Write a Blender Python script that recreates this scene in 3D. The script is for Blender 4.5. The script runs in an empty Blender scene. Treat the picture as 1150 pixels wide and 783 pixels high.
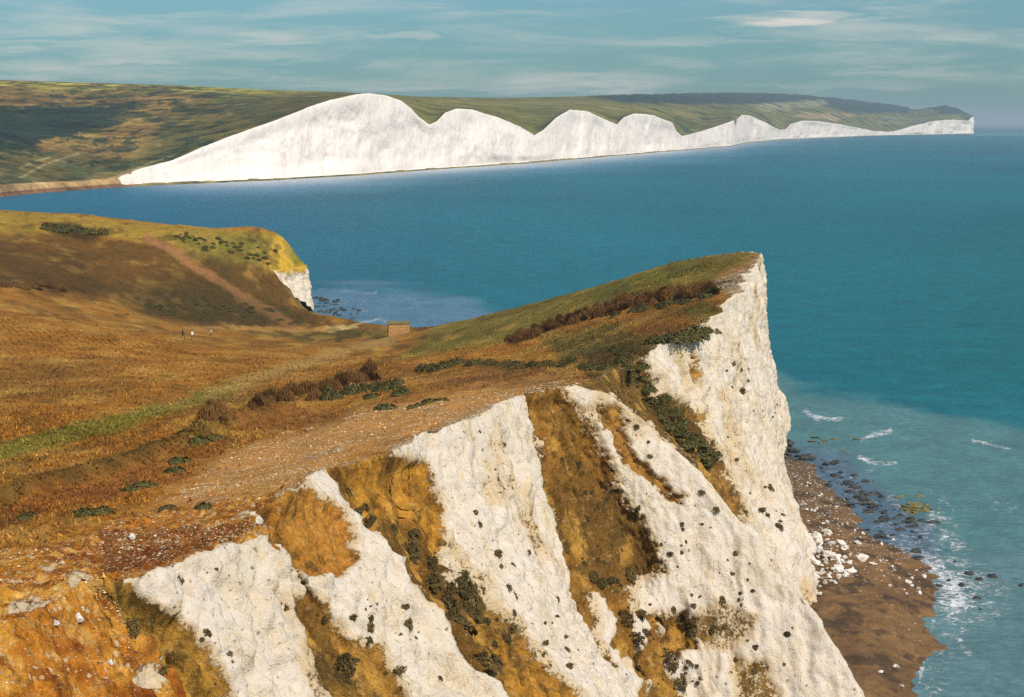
import bpy, math, random
import numpy as np
from mathutils import Vector, Matrix
random.seed(7); RNG = np.random.default_rng(11)
C = bpy.context.scene
COL = C.collection

# ------------------------------------------------------------------ survey
# Camera stands 51 m above the sea on a neighbouring headland. F, PX0, PY0 turn a
# sighting in the photograph plus a height (U) or a distance (V) into metres.
H, F, PX0, PY0 = 51.0, 2033.0, 575.0, 138.0
def U(px, py, z):
    d = (H - z) * F / (py - PY0); return np.array([(px - PX0) / F * d, d, z])
def V(px, py, d):
    return np.array([(px - PX0) / F * d, d, H - (py - PY0) * d / F])
def proj(P):
    y = np.maximum(P[..., 1], 1.0)
    return PX0 + F * P[..., 0] / y, PY0 + F * (H - P[..., 2]) / y

def lin(r, g, b, k=1.0):
    f = lambda c: ((c / 255 + 0.055) / 1.055) ** 2.4 if c > 10 else c / 255 / 12.92
    return np.array([f(r) * k, f(g) * k, f(b) * k])

# ------------------------------------------------------------------ noise
def _hash(ix, iy, iz, seed):
    h = (ix.astype(np.int64) * 374761393 + iy.astype(np.int64) * 668265263 + iz.astype(np.int64) * 2147483647 + seed * 1274126177) & 0xFFFFFFFF
    h = ((h ^ (h >> 13)) * 1274126177) & 0xFFFFFFFF
    h = ((h ^ (h >> 16)) * 2246822519) & 0xFFFFFFFF
    return ((h ^ (h >> 15)) & 0xFFFFFF).astype(np.float64) / float(0xFFFFFF)
def vnoise(P, seed=0):
    i = np.floor(P).astype(np.int64); f = P - i
    w = f * f * f * (f * (f * 6 - 15) + 10)
    out = np.zeros(P.shape[:-1])
    for dx in (0, 1):
        wx = w[..., 0] if dx else 1 - w[..., 0]
        for dy in (0, 1):
            wy = w[..., 1] if dy else 1 - w[..., 1]
            for dz in (0, 1):
                wz = w[..., 2] if dz else 1 - w[..., 2]
                out += wx * wy * wz * _hash(i[..., 0] + dx, i[..., 1] + dy, i[..., 2] + dz, seed)
    return out * 2 - 1
def fbm(P, octs=4, seed=0, gain=0.5):
    a, s, out = 1.0, 0.0, 0.0
    for o in range(octs):
        out = out + a * vnoise(P * (2.03 ** o) + o * 17.3, seed + o); s += a; a *= gain
    return out / s

def sdf(px, py, poly):
    """signed distance (positive inside) to a polygon, in sighting units"""
    d = np.full(px.shape, 1e18); ins = np.zeros(px.shape, bool)
    n = len(poly)
    for k in range(n):
        ax, ay = poly[k]; bx, by = poly[(k + 1) % n]
        ex, ey = bx - ax, by - ay
        t = np.clip(((px - ax) * ex + (py - ay) * ey) / (ex * ex + ey * ey + 1e-9), 0, 1)
        d = np.minimum(d, (px - ax - t * ex) ** 2 + (py - ay - t * ey) ** 2)
        c = ((ay > py) != (by > py)) & (px < (bx - ax) * (py - ay) / (by - ay + 1e-12) + ax)
        ins ^= c
    d = np.sqrt(d)
    return np.where(ins, d, -d)
def ldist(px, py, line):
    d = np.full(px.shape, 1e18)
    for (ax, ay), (bx, by) in zip(line[:-1], line[1:]):
        ex, ey = bx - ax, by - ay
        t = np.clip(((px - ax) * ex + (py - ay) * ey) / (ex * ex + ey * ey + 1e-9), 0, 1)
        d = np.minimum(d, (px - ax - t * ex) ** 2 + (py - ay - t * ey) ** 2)
    return np.sqrt(d)
def sstep(a, b, x):
    t = np.clip((x - a) / (b - a), 0, 1); return t * t * (3 - 2 * t)

class TPS:
    def __init__(s, pts, lam=0.5):
        pts = np.array(pts); s.c = pts[:, :2] / 100.0; n = len(pts)
        K = s.k(s.c, s.c) + np.eye(n) * lam * 1e-3
        Pm = np.c_[np.ones(n), s.c]
        A = np.block([[K, Pm], [Pm.T, np.zeros((3, 3))]])
        s.w = np.linalg.solve(A, np.r_[pts[:, 2], 0, 0, 0])
    def k(s, a, b):
        r2 = ((a[:, None, :] - b[None]) ** 2).sum(-1) + 1e-12
        return r2 * np.log(r2)
    def __call__(s, x, y):
        q = np.c_[x.ravel(), y.ravel()] / 100.0; out = np.empty(len(q)); n = len(s.c)
        for i in range(0, len(q), 60000):
            b = q[i:i + 60000]
            out[i:i + 60000] = s.k(b, s.c) @ s.w[:n] + s.w[n] + b @ s.w[n + 1:]
        return out.reshape(x.shape)

# ------------------------------------------------------------------ mesh helpers
def mesh_np(name, verts, faces, cols=None, floats=None, smooth=True):
    """faces: (m,4) or (m,3) int array"""
    me = bpy.data.meshes.new(name)
    v = np.asarray(verts, dtype=np.float32).reshape(-1, 3); f = np.asarray(faces, dtype=np.int32)
    k = f.shape[1]
    me.vertices.add(len(v)); me.vertices.foreach_set('co', v.ravel())
    me.loops.add(f.size); me.loops.foreach_set('vertex_index', f.ravel())
    me.polygons.add(len(f)); me.polygons.foreach_set('loop_start', np.arange(0, f.size, k, dtype=np.int32))
    me.polygons.foreach_set('loop_total', np.full(len(f), k, dtype=np.int32))
    me.polygons.foreach_set('use_smooth', np.full(len(f), smooth))
    me.update(calc_edges=True)
    if cols is not None:
        a = me.attributes.new('Col', 'FLOAT_COLOR', 'POINT')
        c = np.c_[np.asarray(cols).reshape(-1, 3), np.ones(len(v))].astype(np.float32)
        a.data.foreach_set('color', c.ravel())
    for nm, arr in (floats or {}).items():
        a = me.attributes.new(nm, 'FLOAT', 'POINT'); a.data.foreach_set('value', np.asarray(arr, dtype=np.float32).ravel())
    return me
def grid_faces(nr, nc, flip=False):
    i = np.arange(nr * nc).reshape(nr, nc)
    q = np.stack([i[:-1, :-1], i[:-1, 1:], i[1:, 1:], i[1:, :-1]], -1).reshape(-1, 4)
    return q[:, ::-1] if flip else q
def grid_normals(G):
    du = np.gradient(G, axis=1); dv = np.gradient(G, axis=0)
    n = np.cross(du, dv); n /= np.linalg.norm(n, axis=-1, keepdims=True) + 1e-9
    return n
def link(name, me, mat, parent=None):
    o = bpy.data.objects.new(name, me); COL.objects.link(o)
    if mat is not None and len(me.materials) == 0: me.materials.append(mat)
    if parent: o.parent = parent
    return o
def tag(o, label=None, cat=None, group=None, kind=None):
    if label: o['label'] = label
    if cat: o['category'] = cat
    if group: o['group'] = group
    if kind: o['kind'] = kind
    return o

# ------------------------------------------------------------------ node helper
class N:
    def __init__(s, name):
        s.m = bpy.data.materials.new(name); s.m.use_nodes = True
        s.t = s.m.node_tree; s.t.nodes.clear()
    def n(s, typ, **kw):
        nd = s.t.nodes.new(typ)
        for k, v in kw.items():
            if k == 'ins':
                for a, b in v.items(): s.put(nd.inputs[a], b)
            else: setattr(nd, k, v)
        return nd
    def put(s, sock, v):
        if isinstance(v, bpy.types.NodeSocket): s.t.links.new(v, sock)
        else: sock.default_value = v
    def math(s, op, a, b=0.0, c=None, clamp=False):
        nd = s.n('ShaderNodeMath', operation=op, use_clamp=clamp)
        s.put(nd.inputs[0], a); s.put(nd.inputs[1], b)
        if c is not None: s.put(nd.inputs[2], c)
        return nd.outputs[0]
    def mr(s, v, a, b, c=0.0, d=1.0, smooth=True):
        nd = s.n('ShaderNodeMapRange', interpolation_type='SMOOTHSTEP' if smooth else 'LINEAR')
        for i, x in enumerate((v, a, b, c, d)): s.put(nd.inputs[i], x)
        return nd.outputs[0]
    def mix(s, f, a, b, mode='MIX'):
        nd = s.n('ShaderNodeMix', data_type='RGBA', blend_type=mode)
        s.put(nd.inputs[0], f); s.put(nd.inputs[6], a); s.put(nd.inputs[7], b)
        return nd.outputs[2]
    def noise(s, vec, scale, detail=4, rough=0.55, dist=0.0):
        nd = s.n('ShaderNodeTexNoise', ins={'Vector': vec, 'Scale': scale, 'Detail': detail, 'Roughness': rough, 'Distortion': dist})
        return nd.outputs[0]
    def scale(s, vec, xyz):
        nd = s.n('ShaderNodeVectorMath', operation='MULTIPLY'); s.put(nd.inputs[0], vec); nd.inputs[1].default_value = xyz
        return nd.outputs[0]
    def attr(s, name, color=False):
        nd = s.n('ShaderNodeAttribute', attribute_name=name); return nd.outputs['Color' if color else 'Fac']
    def pos(s):
        return s.n('ShaderNodeNewGeometry').outputs['Position']
    def finish(s, base, rough=0.9, bump=None, bstr=0.4, bdist=0.1, spec=0.2, extra=None):
        p = s.n('ShaderNodeBsdfPrincipled'); s.put(p.inputs['Base Color'], base); s.put(p.inputs['Roughness'], rough)
        s.put(p.inputs['Specular IOR Level'], spec)
        if bump is not None:
            b = s.n('ShaderNodeBump', ins={'Strength': bstr, 'Distance': bdist, 'Height': bump}); s.t.links.new(b.outputs[0], p.inputs['Normal'])
        for k, v in (extra or {}).items(): s.put(p.inputs[k], v)
        o = s.n('ShaderNodeOutputMaterial'); s.t.links.new(p.outputs[0], o.inputs[0])
        return s.m
def rgba(c): return (float(c[0]), float(c[1]), float(c[2]), 1.0)

# ------------------------------------------------------------------ materials
def mat_headland():
    s = N('chalk_and_turf'); p = s.pos()
    n0 = s.noise(p, 0.22, 5, 0.6); n1 = s.noise(p, 0.9, 6, 0.62); n2 = s.noise(p, 4.2, 6, 0.66); n3 = s.noise(p, 15.0, 3, 0.65)
    streak = s.noise(s.scale(p, (1.5, 1.5, 0.22)), 1.0, 6, 0.65)
    ch = s.attr('chalk'); col = s.attr('Col', True); spk = s.attr('speck')
    w = s.math('ADD', ch, s.math('MULTIPLY', s.math('SUBTRACT', n1, 0.5), 0.8))
    w = s.math('ADD', w, s.math('MULTIPLY', s.math('SUBTRACT', n2, 0.5), 1.15))
    m = s.mr(w, 0.44, 0.56)
    # chalk
    c1 = s.mix(s.mr(n1, 0.34, 0.64), (0.79, 0.70, 0.605, 1), (0.66, 0.565, 0.46, 1))
    c1 = s.mix(s.math('MULTIPLY', s.mr(n0, 0.44, 0.64), 0.55), c1, (0.66, 0.53, 0.35, 1))
    c1 = s.mix(s.math('MULTIPLY', s.mr(streak, 0.53, 0.70), 0.6), c1, (0.55, 0.39, 0.19, 1))
    c1 = s.mix(s.math('MULTIPLY', s.mr(n2, 0.53, 0.68), 0.50), c1, (0.47, 0.39, 0.29, 1))
    c1 = s.mix(s.math('MULTIPLY', s.mr(n3, 0.53, 0.70), 0.35), c1, (0.50, 0.43, 0.35, 1))
    pw = s.n('ShaderNodeVectorMath', operation='ADD'); s.put(pw.inputs[0], p); s.put(pw.inputs[1], s.n('ShaderNodeVectorMath', operation='SCALE', ins={0: s.n('ShaderNodeTexNoise', ins={'Vector': p, 'Scale': 2.0, 'Detail': 3}).outputs[1], 'Scale': 0.5}).outputs[0])
    def pits(sc_, thr, frac, k):
        pit = s.n('ShaderNodeTexVoronoi', ins={'Vector': pw.outputs[0], 'Scale': sc_, 'Randomness': 1.0})
        return s.math('MULTIPLY', s.math('MULTIPLY', s.mr(pit.outputs['Distance'], thr, thr * .6), s.mr(s.math('ADD', s.n('ShaderNodeSeparateColor', ins={0: pit.outputs['Color']}).outputs[0], s.math('MULTIPLY', s.math('SUBTRACT', n0, .5), 1.2)), frac, frac + .04)), k)
    c1 = s.mix(pits(1.1, 0.17, 0.62, 0.85), c1, (0.13, 0.10, 0.05, 1))
    c1 = s.mix(pits(2.6, 0.22, 0.60, 0.75), c1, (0.20, 0.15, 0.08, 1))
    edge = s.n('ShaderNodeTexVoronoi', feature='DISTANCE_TO_EDGE', ins={'Vector': s.scale(pw.outputs[0], (0.5, 0.5, 0.3)), 'Scale': 1.0})
    crack = s.math('MULTIPLY', s.mr(edge.outputs['Distance'], 0.022, 0.004), s.mr(n0, 0.48, 0.6))
    c1 = s.mix(s.math('MULTIPLY', crack, 0.22), c1, (0.22, 0.17, 0.11, 1))
    sx = s.n('ShaderNodeSeparateXYZ', ins={0: p})
    bed = s.math('FRACT', s.math('ADD', s.math('ADD', s.math('MULTIPLY', sx.outputs[2], .30), s.math('MULTIPLY', sx.outputs[1], .012)), s.math('MULTIPLY', n1, .35)))
    bl = s.math('MULTIPLY', s.math('MULTIPLY', s.mr(bed, 0.0, .03), s.mr(bed, .08, .04)), s.mr(n2, .47, .60))
    c1 = s.mix(s.math('MULTIPLY', bl, .5), c1, (0.30, 0.24, 0.17, 1))
    # soil and turf
    v = s.math('ADD', s.math('MULTIPLY', n2, 1.0), s.math('MULTIPLY', n3, 0.9))
    v = s.math('ADD', v, s.math('MULTIPLY', n1, 0.8)); v = s.math('ADD', v, s.math('MULTIPLY', n0, 0.4))
    v = s.mr(v, 1.20, 1.90, 0.30, 1.70, False)
    sc = s.n('ShaderNodeVectorMath', operation='SCALE'); s.put(sc.inputs[0], col); s.put(sc.inputs['Scale'], v)
    c2 = s.mix(s.math('MULTIPLY', s.mr(n1, 0.52, 0.68), 0.35), sc.outputs[0], s.mix(1.0, col, (0.55, 0.75, 0.8, 1), 'MULTIPLY'))
    def flint(scl, lo):
        vo = s.n('ShaderNodeTexVoronoi', ins={'Vector': pw.outputs[0], 'Scale': scl, 'Randomness': 1.0})
        rnd = s.n('ShaderNodeSeparateColor', ins={0: vo.outputs['Color']})
        return s.math('MULTIPLY', s.mr(vo.outputs['Distance'], 0.40, 0.24), s.mr(s.math('ADD', rnd.outputs[0], s.math('MULTIPLY', spk, 0.6)), lo, lo + .06))
    fl = s.math('MAXIMUM', flint(2.6, 1.0), s.math('MULTIPLY', flint(6.5, 0.90), .8))
    fl = s.math('MULTIPLY', fl, s.math('MINIMUM', s.math('MULTIPLY', spk, 2.0), 1.0))
    c2 = s.mix(s.math('MULTIPLY', fl, s.mr(n3, .3, .7, .4, 1.0)), c2, (0.62, 0.45, 0.26, 1))
    rim = s.math('MULTIPLY', s.mr(w, 0.52, 1.15, 1.0, 0.0), m)
    c1 = s.mix(s.math('MULTIPLY', rim, 0.75), c1, (0.56, 0.38, 0.17, 1))
    base = s.mix(m, c2, c1)
    h = s.math('ADD', s.math('MULTIPLY', n2, 0.8), s.math('MULTIPLY', n3, 0.35))
    h = s.math('ADD', h, s.math('MULTIPLY', fl, 0.15)); h = s.math('SUBTRACT', h, s.math('MULTIPLY', crack, .15))
    h = s.math('ADD', h, s.math('MULTIPLY', m, .3))
    return s.finish(base, 0.95, h, 0.85, 0.25, 0.08)

def mat_far():
    s = N('far_land'); p = s.pos()
    n1 = s.noise(p, 0.012, 6, 0.6); n2 = s.noise(p, 0.06, 5, 0.65)
    streak = s.noise(s.scale(p, (0.030, 0.010, 0.022)), 1.0, 6, 0.6)
    ch = s.attr('chalk'); col = s.attr('Col', True)
    w = s.math('ADD', ch, s.math('MULTIPLY', s.math('SUBTRACT', n2, 0.5), 0.5))
    m = s.mr(w, 0.40, 0.60)
    c1 = s.mix(s.math('MULTIPLY', s.mr(streak, 0.50, 0.76), .35), (0.83, 0.715, 0.62, 1), (0.68, 0.56, 0.46, 1))
    c1 = s.mix(s.math('MULTIPLY', s.mr(n1, .45, .65), .5), c1, (0.66, 0.575, 0.50, 1)); c1 = s.mix(s.math('MULTIPLY', s.mr(n2, .52, .66), .35), c1, (0.50, 0.43, 0.36, 1))
    v = s.mr(s.math('ADD', n1, n2), 0.78, 1.22, 0.40, 1.6, False)
    sc = s.n('ShaderNodeVectorMath', operation='SCALE'); s.put(sc.inputs[0], col); s.put(sc.inputs['Scale'], v)
    return s.finish(s.mix(m, sc.outputs[0], c1), 0.95, n2, 0.5, 6.0, 0.05)

def mat_beach():
    s = N('shingle'); p = s.pos()
    n1 = s.noise(p, 0.35, 6, 0.65, 0.6); n2 = s.noise(p, 4.0, 5, 0.65)
    col = s.attr('Col', True)
    v = s.mr(s.math('ADD', s.math('MULTIPLY', n1, 1.0), s.math('MULTIPLY', n2, 0.9)), 0.70, 1.25, 0.45, 1.5, False)
    sc = s.n('ShaderNodeVectorMath', operation='SCALE'); s.put(sc.inputs[0], col); s.put(sc.inputs['Scale'], v)
    vo = s.n('ShaderNodeTexVoronoi', ins={'Vector': p, 'Scale': 2.2, 'Randomness': 1.0})
    rnd = s.n('ShaderNodeSeparateColor', ins={0: vo.outputs['Color']})
    fl = s.math('MULTIPLY', s.mr(vo.outputs['Distance'], 0.34, 0.24), s.mr(s.math('ADD', rnd.outputs[0], s.math('MULTIPLY', s.attr('speck'), 0.35)), 0.97, 1.0))
    base = s.mix(fl, sc.outputs[0], (0.62, 0.55, 0.45, 1))
    return s.finish(base, 0.8, s.math('ADD', n2, fl), 0.6, 0.15, 0.25)

def mat_sea():
    s = N('sea_water'); p = s.pos()
    col = s.attr('Col', True); foam = s.attr('foam')
    far = s.noise(s.scale(p, (0.004, 0.0018, 1)), 1.0, 5, 0.6)
    w1 = s.noise(s.scale(p, (0.13, 0.10, 1)), 1.0, 7, 0.68, 0.5)
    w2 = s.noise(s.scale(p, (0.7, 1.1, 1)), 1.0, 5, 0.65, 0.4)
    v = s.mr(far, 0.3, 0.7, 0.80, 1.20, False)
    v = s.math('MULTIPLY', v, s.mr(w1, 0.3, 0.7, 0.80, 1.20, False))
    v = s.math('MULTIPLY', v, s.mr(w2, 0.3, 0.7, 0.76, 1.24, False))
    sc = s.n('ShaderNodeVectorMath', operation='SCALE'); s.put(sc.inputs[0], col); s.put(sc.inputs['Scale'], v)
    fn = s.noise(s.scale(p, (0.55, 0.55, 1)), 1.0, 8, 0.72, 1.4)
    fn2 = s.noise(s.scale(p, (1.9, 1.9, 1)), 1.0, 5, 0.7, 1.0)
    f = s.math('ADD', s.math('MULTIPLY', foam, .85), s.math('MULTIPLY', s.math('SUBTRACT', fn, 0.5), 2.4))
    f = s.math('ADD', f, s.math('MULTIPLY', s.math('SUBTRACT', fn2, 0.5), 1.3))
    f = s.math('MULTIPLY', s.mr(f, 0.50, 1.05), s.mr(foam, 0.02, 0.25))
    base = s.mix(f, sc.outputs[0], (0.74, 0.74, 0.74, 1))
    h = s.math('ADD', s.math('MULTIPLY', w1, 1.0), s.math('MULTIPLY', w2, 0.35))
    h = s.math('ADD', h, s.math('MULTIPLY', f, 0.25))
    return s.finish(base, s.mr(f, 0, 1, 0.42, 0.9), h, 0.7, 0.6, 0.10, {'IOR': 1.33})

def mat_leaf(name, c, var=0.5, rough=0.85):
    s = N(name); oi = s.n('ShaderNodeObjectInfo'); g = s.n('ShaderNodeNewGeometry')
    r = s.math('ADD', s.math('MULTIPLY', g.outputs['Random Per Island'], 0.9), s.math('MULTIPLY', oi.outputs['Random'], 0.5))
    v = s.mr(r, 0, 1.4, 1 - var, 1 + var * 1.3, False)
    sc = s.n('ShaderNodeVectorMath', operation='SCALE'); sc.inputs[0].default_value = tuple(c); s.put(sc.inputs['Scale'], v)
    n = s.noise(s.pos(), 9, 3)
    return s.finish(sc.outputs[0], rough, n, 0.3, 0.05, 0.1)
def mat_rock(name, a, b, scale=3.0, rough=0.9):
    s = N(name); oi = s.n('ShaderNodeObjectInfo'); tc = s.n('ShaderNodeTexCoord').outputs['Object']
    n = s.noise(tc, scale, 6, 0.65)
    c = s.mix(s.mr(n, 0.36, 0.64), rgba(a), rgba(b))
    v = s.mr(oi.outputs['Random'], 0, 1, 0.8, 1.15, False)
    sc = s.n('ShaderNodeVectorMath', operation='SCALE'); s.put(sc.inputs[0], c); s.put(sc.inputs['Scale'], v)
    return s.finish(sc.outputs[0], rough, n, 0.8, 0.2, 0.3)
def mat_grass():
    s = N('dry_grass'); g = s.n('ShaderNodeNewGeometry')
    v = s.mr(g.outputs['Random Per Island'], 0, 1, 0.55, 1.5, False)
    sc = s.n('ShaderNodeVectorMath', operation='SCALE'); s.put(sc.inputs[0], s.attr('Col', True)); s.put(sc.inputs['Scale'], v)
    return s.finish(sc.outputs[0], 0.9, None, spec=0.1)
M_HEAD, M_FAR, M_BEACH, M_SEA, M_GRASS = mat_headland(), mat_far(), mat_beach(), mat_sea(), mat_grass()

# ------------------------------------------------------------------ near headlands
# Cliff lines in order along the coast: rib crests and gullies, each from the top edge down.
def line(*pts, foot=None):
    P = []
    for q in pts: P.append(V(*q[1:]) if q[0] == 'v' else (U(*q[1:]) if q[0] == 'u' else np.array(q[1:], float)))
    if foot is None:
        a, b = P[-2], P[-1]
        if b[2] > -1.0:
            dd = b - a; k = min((b[2] + 2.2) / max(-dd[2], 1e-3), 30)
            P.append(b + dd * k)
    else: P.append(np.array(foot, float))
    return np.array(P)
v, u, w = 'v', 'u', 'w'
LINES = [
 ('open', line((w, -24, 36, 30.0), (w, -18, 33, 24), foot=(-2, 20, 0.4))),
 ('open', line((w, -22.5, 62, 30.4), (w, -17, 60, 25.5), foot=(2, 50, 0.4))),
 ('crest0', line((u, 100, 655, 30.3), (v, 132, 715, 80.8), (v, 181, 772, 80))),
 ('gully0', line((u, 125, 660, 30.0), (v, 160, 705, 82.7), (v, 215, 775, 83.5))),
 ('crestA', line((u, 300, 603, 29.7), (v, 318, 640, 92.7), (v, 345, 705, 92), (v, 375, 772, 91))),
 ('gully1', line((u, 300, 577, 29.5), (v, 325, 625, 101), (v, 352, 680, 102.5), (v, 388, 730, 103.5), (v, 432, 775, 104.5))),
 ('crest1', line((u, 365, 530, 29.0), (v, 395, 566, 113.8), (v, 415, 593, 113.6), (v, 446, 632, 113.3), (v, 480, 672, 113), (v, 555, 772, 112))),
 ('gully2', line((u, 402, 518, 28.7), (v, 456, 590, 121.5), (v, 512, 655, 123), (v, 580, 720, 124), (v, 640, 772, 124.5))),
 ('crest2', line((u, 587, 443, 28.0), (v, 605, 500, 152), (v, 620, 600, 149), (v, 650, 690, 146.5), (v, 692, 772, 143.5))),
 ('gully3', line((u, 620, 436, 27.6), (v, 655, 500, 161), (v, 693, 580, 162), (v, 718, 650, 161.5), (v, 745, 710, 160), (v, 775, 772, 157.5))),
 ('crest3', line((u, 655, 433.5, 27.5), (v, 690, 442, 163.5), (v, 740, 480, 165), (v, 790, 530, 165), (v, 832, 583, 164), (v, 880, 640, 162), (v, 917, 693, 159.5), (v, 960, 768, 157))),
 ('gully4', line((u, 692, 415, 27.3), (v, 740, 460, 178), (v, 790, 520, 182), (v, 825, 575, 184), (v, 850, 620, 185), (v, 872, 660, 186))),
 ('face', line((u, 730, 400, 27.5), (v, 800, 490, 188), (v, 850, 570, 192), (v, 890, 620, 192), (v, 908, 658, 191))),
 ('face', line((u, 795, 362, 28.5), (v, 825, 430, 209), (v, 855, 500, 212), (v, 890, 572, 213), (v, 904, 605, 213))),
 ('face', line((u, 832, 328, 29.5), (v, 845, 380, 233), (v, 858, 440, 235), (v, 870, 505, 236), (v, 884, 562, 235))),
 ('face', line((u, 840, 303, 30.0), (v, 850, 350, 260), (v, 861, 410, 262), (v, 867, 455, 262), (v, 869, 490, 261), (v, 875, 522, 259))),
 ('face', line((u, 856, 284, 30.5), (v, 857, 330, 284), (v, 861, 390, 283), (v, 868, 432, 282), (v, 884, 466, 279.5), (v, 886, 478, 279), (v, 871, 506, 277.5))),
 ('back', line((w, 37, 292, 30.3), (w, 39, 294.5, 15), foot=(40.5, 296, 0))),
 ('back', line((w, 28, 312, 27), (w, 32, 316, 14), foot=(34, 318, 0))),
 ('back', line((w, 20, 327, 22.8), (w, 24, 332, 12), foot=(26, 335, 0))),
 ('back', line((w, 4, 352, 15.8), (w, 8, 358, 8), foot=(10, 362, 0))),
 ('back', line((w, -16, 388, 7.2), (w, -13, 392, 4), foot=(-10, 396, 0))),
 ('back', line((w, -23, 412, 4.4), (w, -21, 415, 2), foot=(-18, 418, -0.2))),
 ('back', line((w, -36, 440, 2.2), (w, -34, 442, 1.2), foot=(-31, 446, -0.2))),
 ('back', line((w, -49, 462, 2.0), (w, -46, 464, 1.2), foot=(-42, 468, -0.2))),
 ('back', line((w, -55.5, 471, 3.0), (w, -55, 472, 2), foot=(-52, 476, -0.2))),
 ('cliff', line((v, 307, 304, 475.5), (v, 308.5, 307, 475.4), foot=V(310, 310, 475.2))),
 ('cliff', line((v, 325, 302, 482), (v, 327, 316, 481.5), foot=V(332, 333, 480))),
 ('cliff', line((v, 343.5, 299, 490), (v, 345.5, 320, 489.8), foot=V(351, 349, 489))),
 ('back', line((w, -58, 497, 13), (w, -57, 499, 7), foot=(-55, 501, -0.5))),
 ('back', line((w, -70, 512, 16), (w, -68, 516, 8), foot=(-66, 520, -0.5))),
 ('back', line((w, -100, 540, 18), (w, -98, 545, 8), foot=(-96, 550, -0.5))),
 ('back', line((w, -150, 575, 18), (w, -148, 580, 8), foot=(-146, 585, -0.5))),
]
KIND = [a for a, b in LINES]
NV = 170
vv = np.linspace(0, 1, NV)
def sample_line(P):
    z = np.minimum.accumulate(P[:, 2] - np.arange(len(P)) * 1e-4)
    t = (z[0] - z) / (z[0] - z[-1])
    return np.stack([np.interp(vv, t, P[:, k]) for k in range(3)], -1)
LS = [sample_line(b) for a, b in LINES]
rows, sidx = [], []
for k in range(len(LS) - 1):
    A, B = LS[k], LS[k + 1]
    L = max(np.linalg.norm(A[j] - B[j]) for j in (0, NV // 4, NV // 2, NV - 1))
    ymid = 0.5 * (A[0, 1] + B[0, 1])
    step = 0.30 if ymid < 65 else (0.15 if ymid < 170 else (0.24 if ymid < 293 else 0.7))
    n = max(4, int(L / step))
    s = np.arange(n) / n
    ws = s.copy()
    if KIND[k].startswith('gully'): ws = 0.35 * s + 0.65 * s ** 1.7
    if KIND[k + 1].startswith('gully'): ws = 1 - (0.35 * (1 - s) + 0.65 * (1 - s) ** 1.7)
    wt = np.where(True, s, s)                      # top edge stays straight
    fade = sstep(0.0, 0.12, vv)[None, :, None]
    W = (1 - fade) * wt[:, None, None] + fade * ws[:, None, None]
    rows.append(A[None] * (1 - W) + B[None] * W); sidx.append(k + s)
FACE = np.concatenate(rows); S = np.concatenate(sidx)
EDGE = FACE[:, 0].copy()
# wobble of the top edge along its length
wob = fbm(np.c_[EDGE[:, 1] * 0.16, S * 0, S * 0], 4, 5) * np.interp(EDGE[:, 1], [60, 100, 200, 280, 300, 600], [0.8, 1.2, 1.6, 1.0, 0.3, 0.3])
FACE[:, :, 0] += wob[:, None] * (1 - sstep(0, 0.5, vv))[None]
EDGE = FACE[:, 0].copy()

HP = [V(*q) for q in [
 (390, 371, 430), (330, 371, 433), (230, 366, 420), (160, 350, 415), (100, 330, 408), (0, 303, 400), (-200, 270, 400),
 (0, 236, 490), (150, 249, 490), (240, 257, 493), (317, 265, 497), (-200, 225, 500),
 (100, 280, 455), (250, 312, 458), (0, 262, 450), (305, 330, 468),
 (0, 360, 300), (0, 420, 215), (0, 480, 165), (0, 545, 125), (0, 600, 102), (0, 650, 87), (0, 700, 76), (0, 760, 68),
 (200, 400, 275), (200, 450, 195), (200, 500, 152), (200, 540, 125), (200, 590, 103), (100, 620, 94),
 (330, 390, 330), (330, 430, 230), (330, 470, 172), (330, 510, 138),
 (430, 385, 385), (450, 400, 320), (450, 430, 225), (450, 460, 180),
 (550, 400, 245), (550, 372, 310), (550, 425, 192), (640, 400, 205), (640, 352, 300), (700, 340, 285), (700, 380, 215), (770, 312, 282), (780, 340, 240),
 (470, 376, 398), (600, 341, 345), (700, 313, 320), (760, 293.5, 307), (800, 282, 300), (435, 378, 412), (455, 376, 412),
]]
HP += [np.array(q, float) for q in [(-40, 40, 29.5), (-60, 70, 27), (-60, 100, 25), (-90, 200, 23), (-120, 300, 20), (-200, 400, 24), (-230, 500, 28), (-150, 540, 22), (-70, 505, 19.5)]]
for k in range(len(LINES)):
    HP.append(LINES[k][1][0])
tps = TPS(HP, 0.6)
NP_ = 250
tt = np.linspace(0, 1, NP_)[::-1]
a_ = 2.4
tt = (np.exp(a_ * tt) - 1) / (np.exp(a_) - 1)
ye = EDGE[:, 1]
L = EDGE[:, 0] + 0.31 * ye + 12 + np.clip((ye - 250) * 0.2, 0, 60)
L = np.maximum(L, 8)
PX_ = EDGE[:, 0][:, None] - L[:, None] * tt[None]
PY_ = np.repeat(ye[:, None], NP_, 1)
PZ_ = tps(PX_, PY_)
off = EDGE[:, 2] - tps(EDGE[:, 0], ye)
dist_edge = L[:, None] * tt[None]
PZ_ += off[:, None] * np.exp(-dist_edge / 2.5)
PZ_ = np.maximum(PZ_, 0.8)
PLAT = np.stack([PX_, PY_, PZ_], -1)[:, :-1]
G = np.concatenate([PLAT, FACE], 1)
nr, nc = G.shape[:2]; NPL = NP_ - 1
isface = np.zeros((nr, nc), bool); isface[:, NPL:] = True
SG = np.repeat(S[:, None], nc, 1)
DE = np.concatenate([dist_edge[:, :-1], np.zeros((nr, NV))], 1)
VG = np.concatenate([np.zeros((nr, NPL)), np.repeat(vv[None], nr, 0)], 1)
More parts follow.
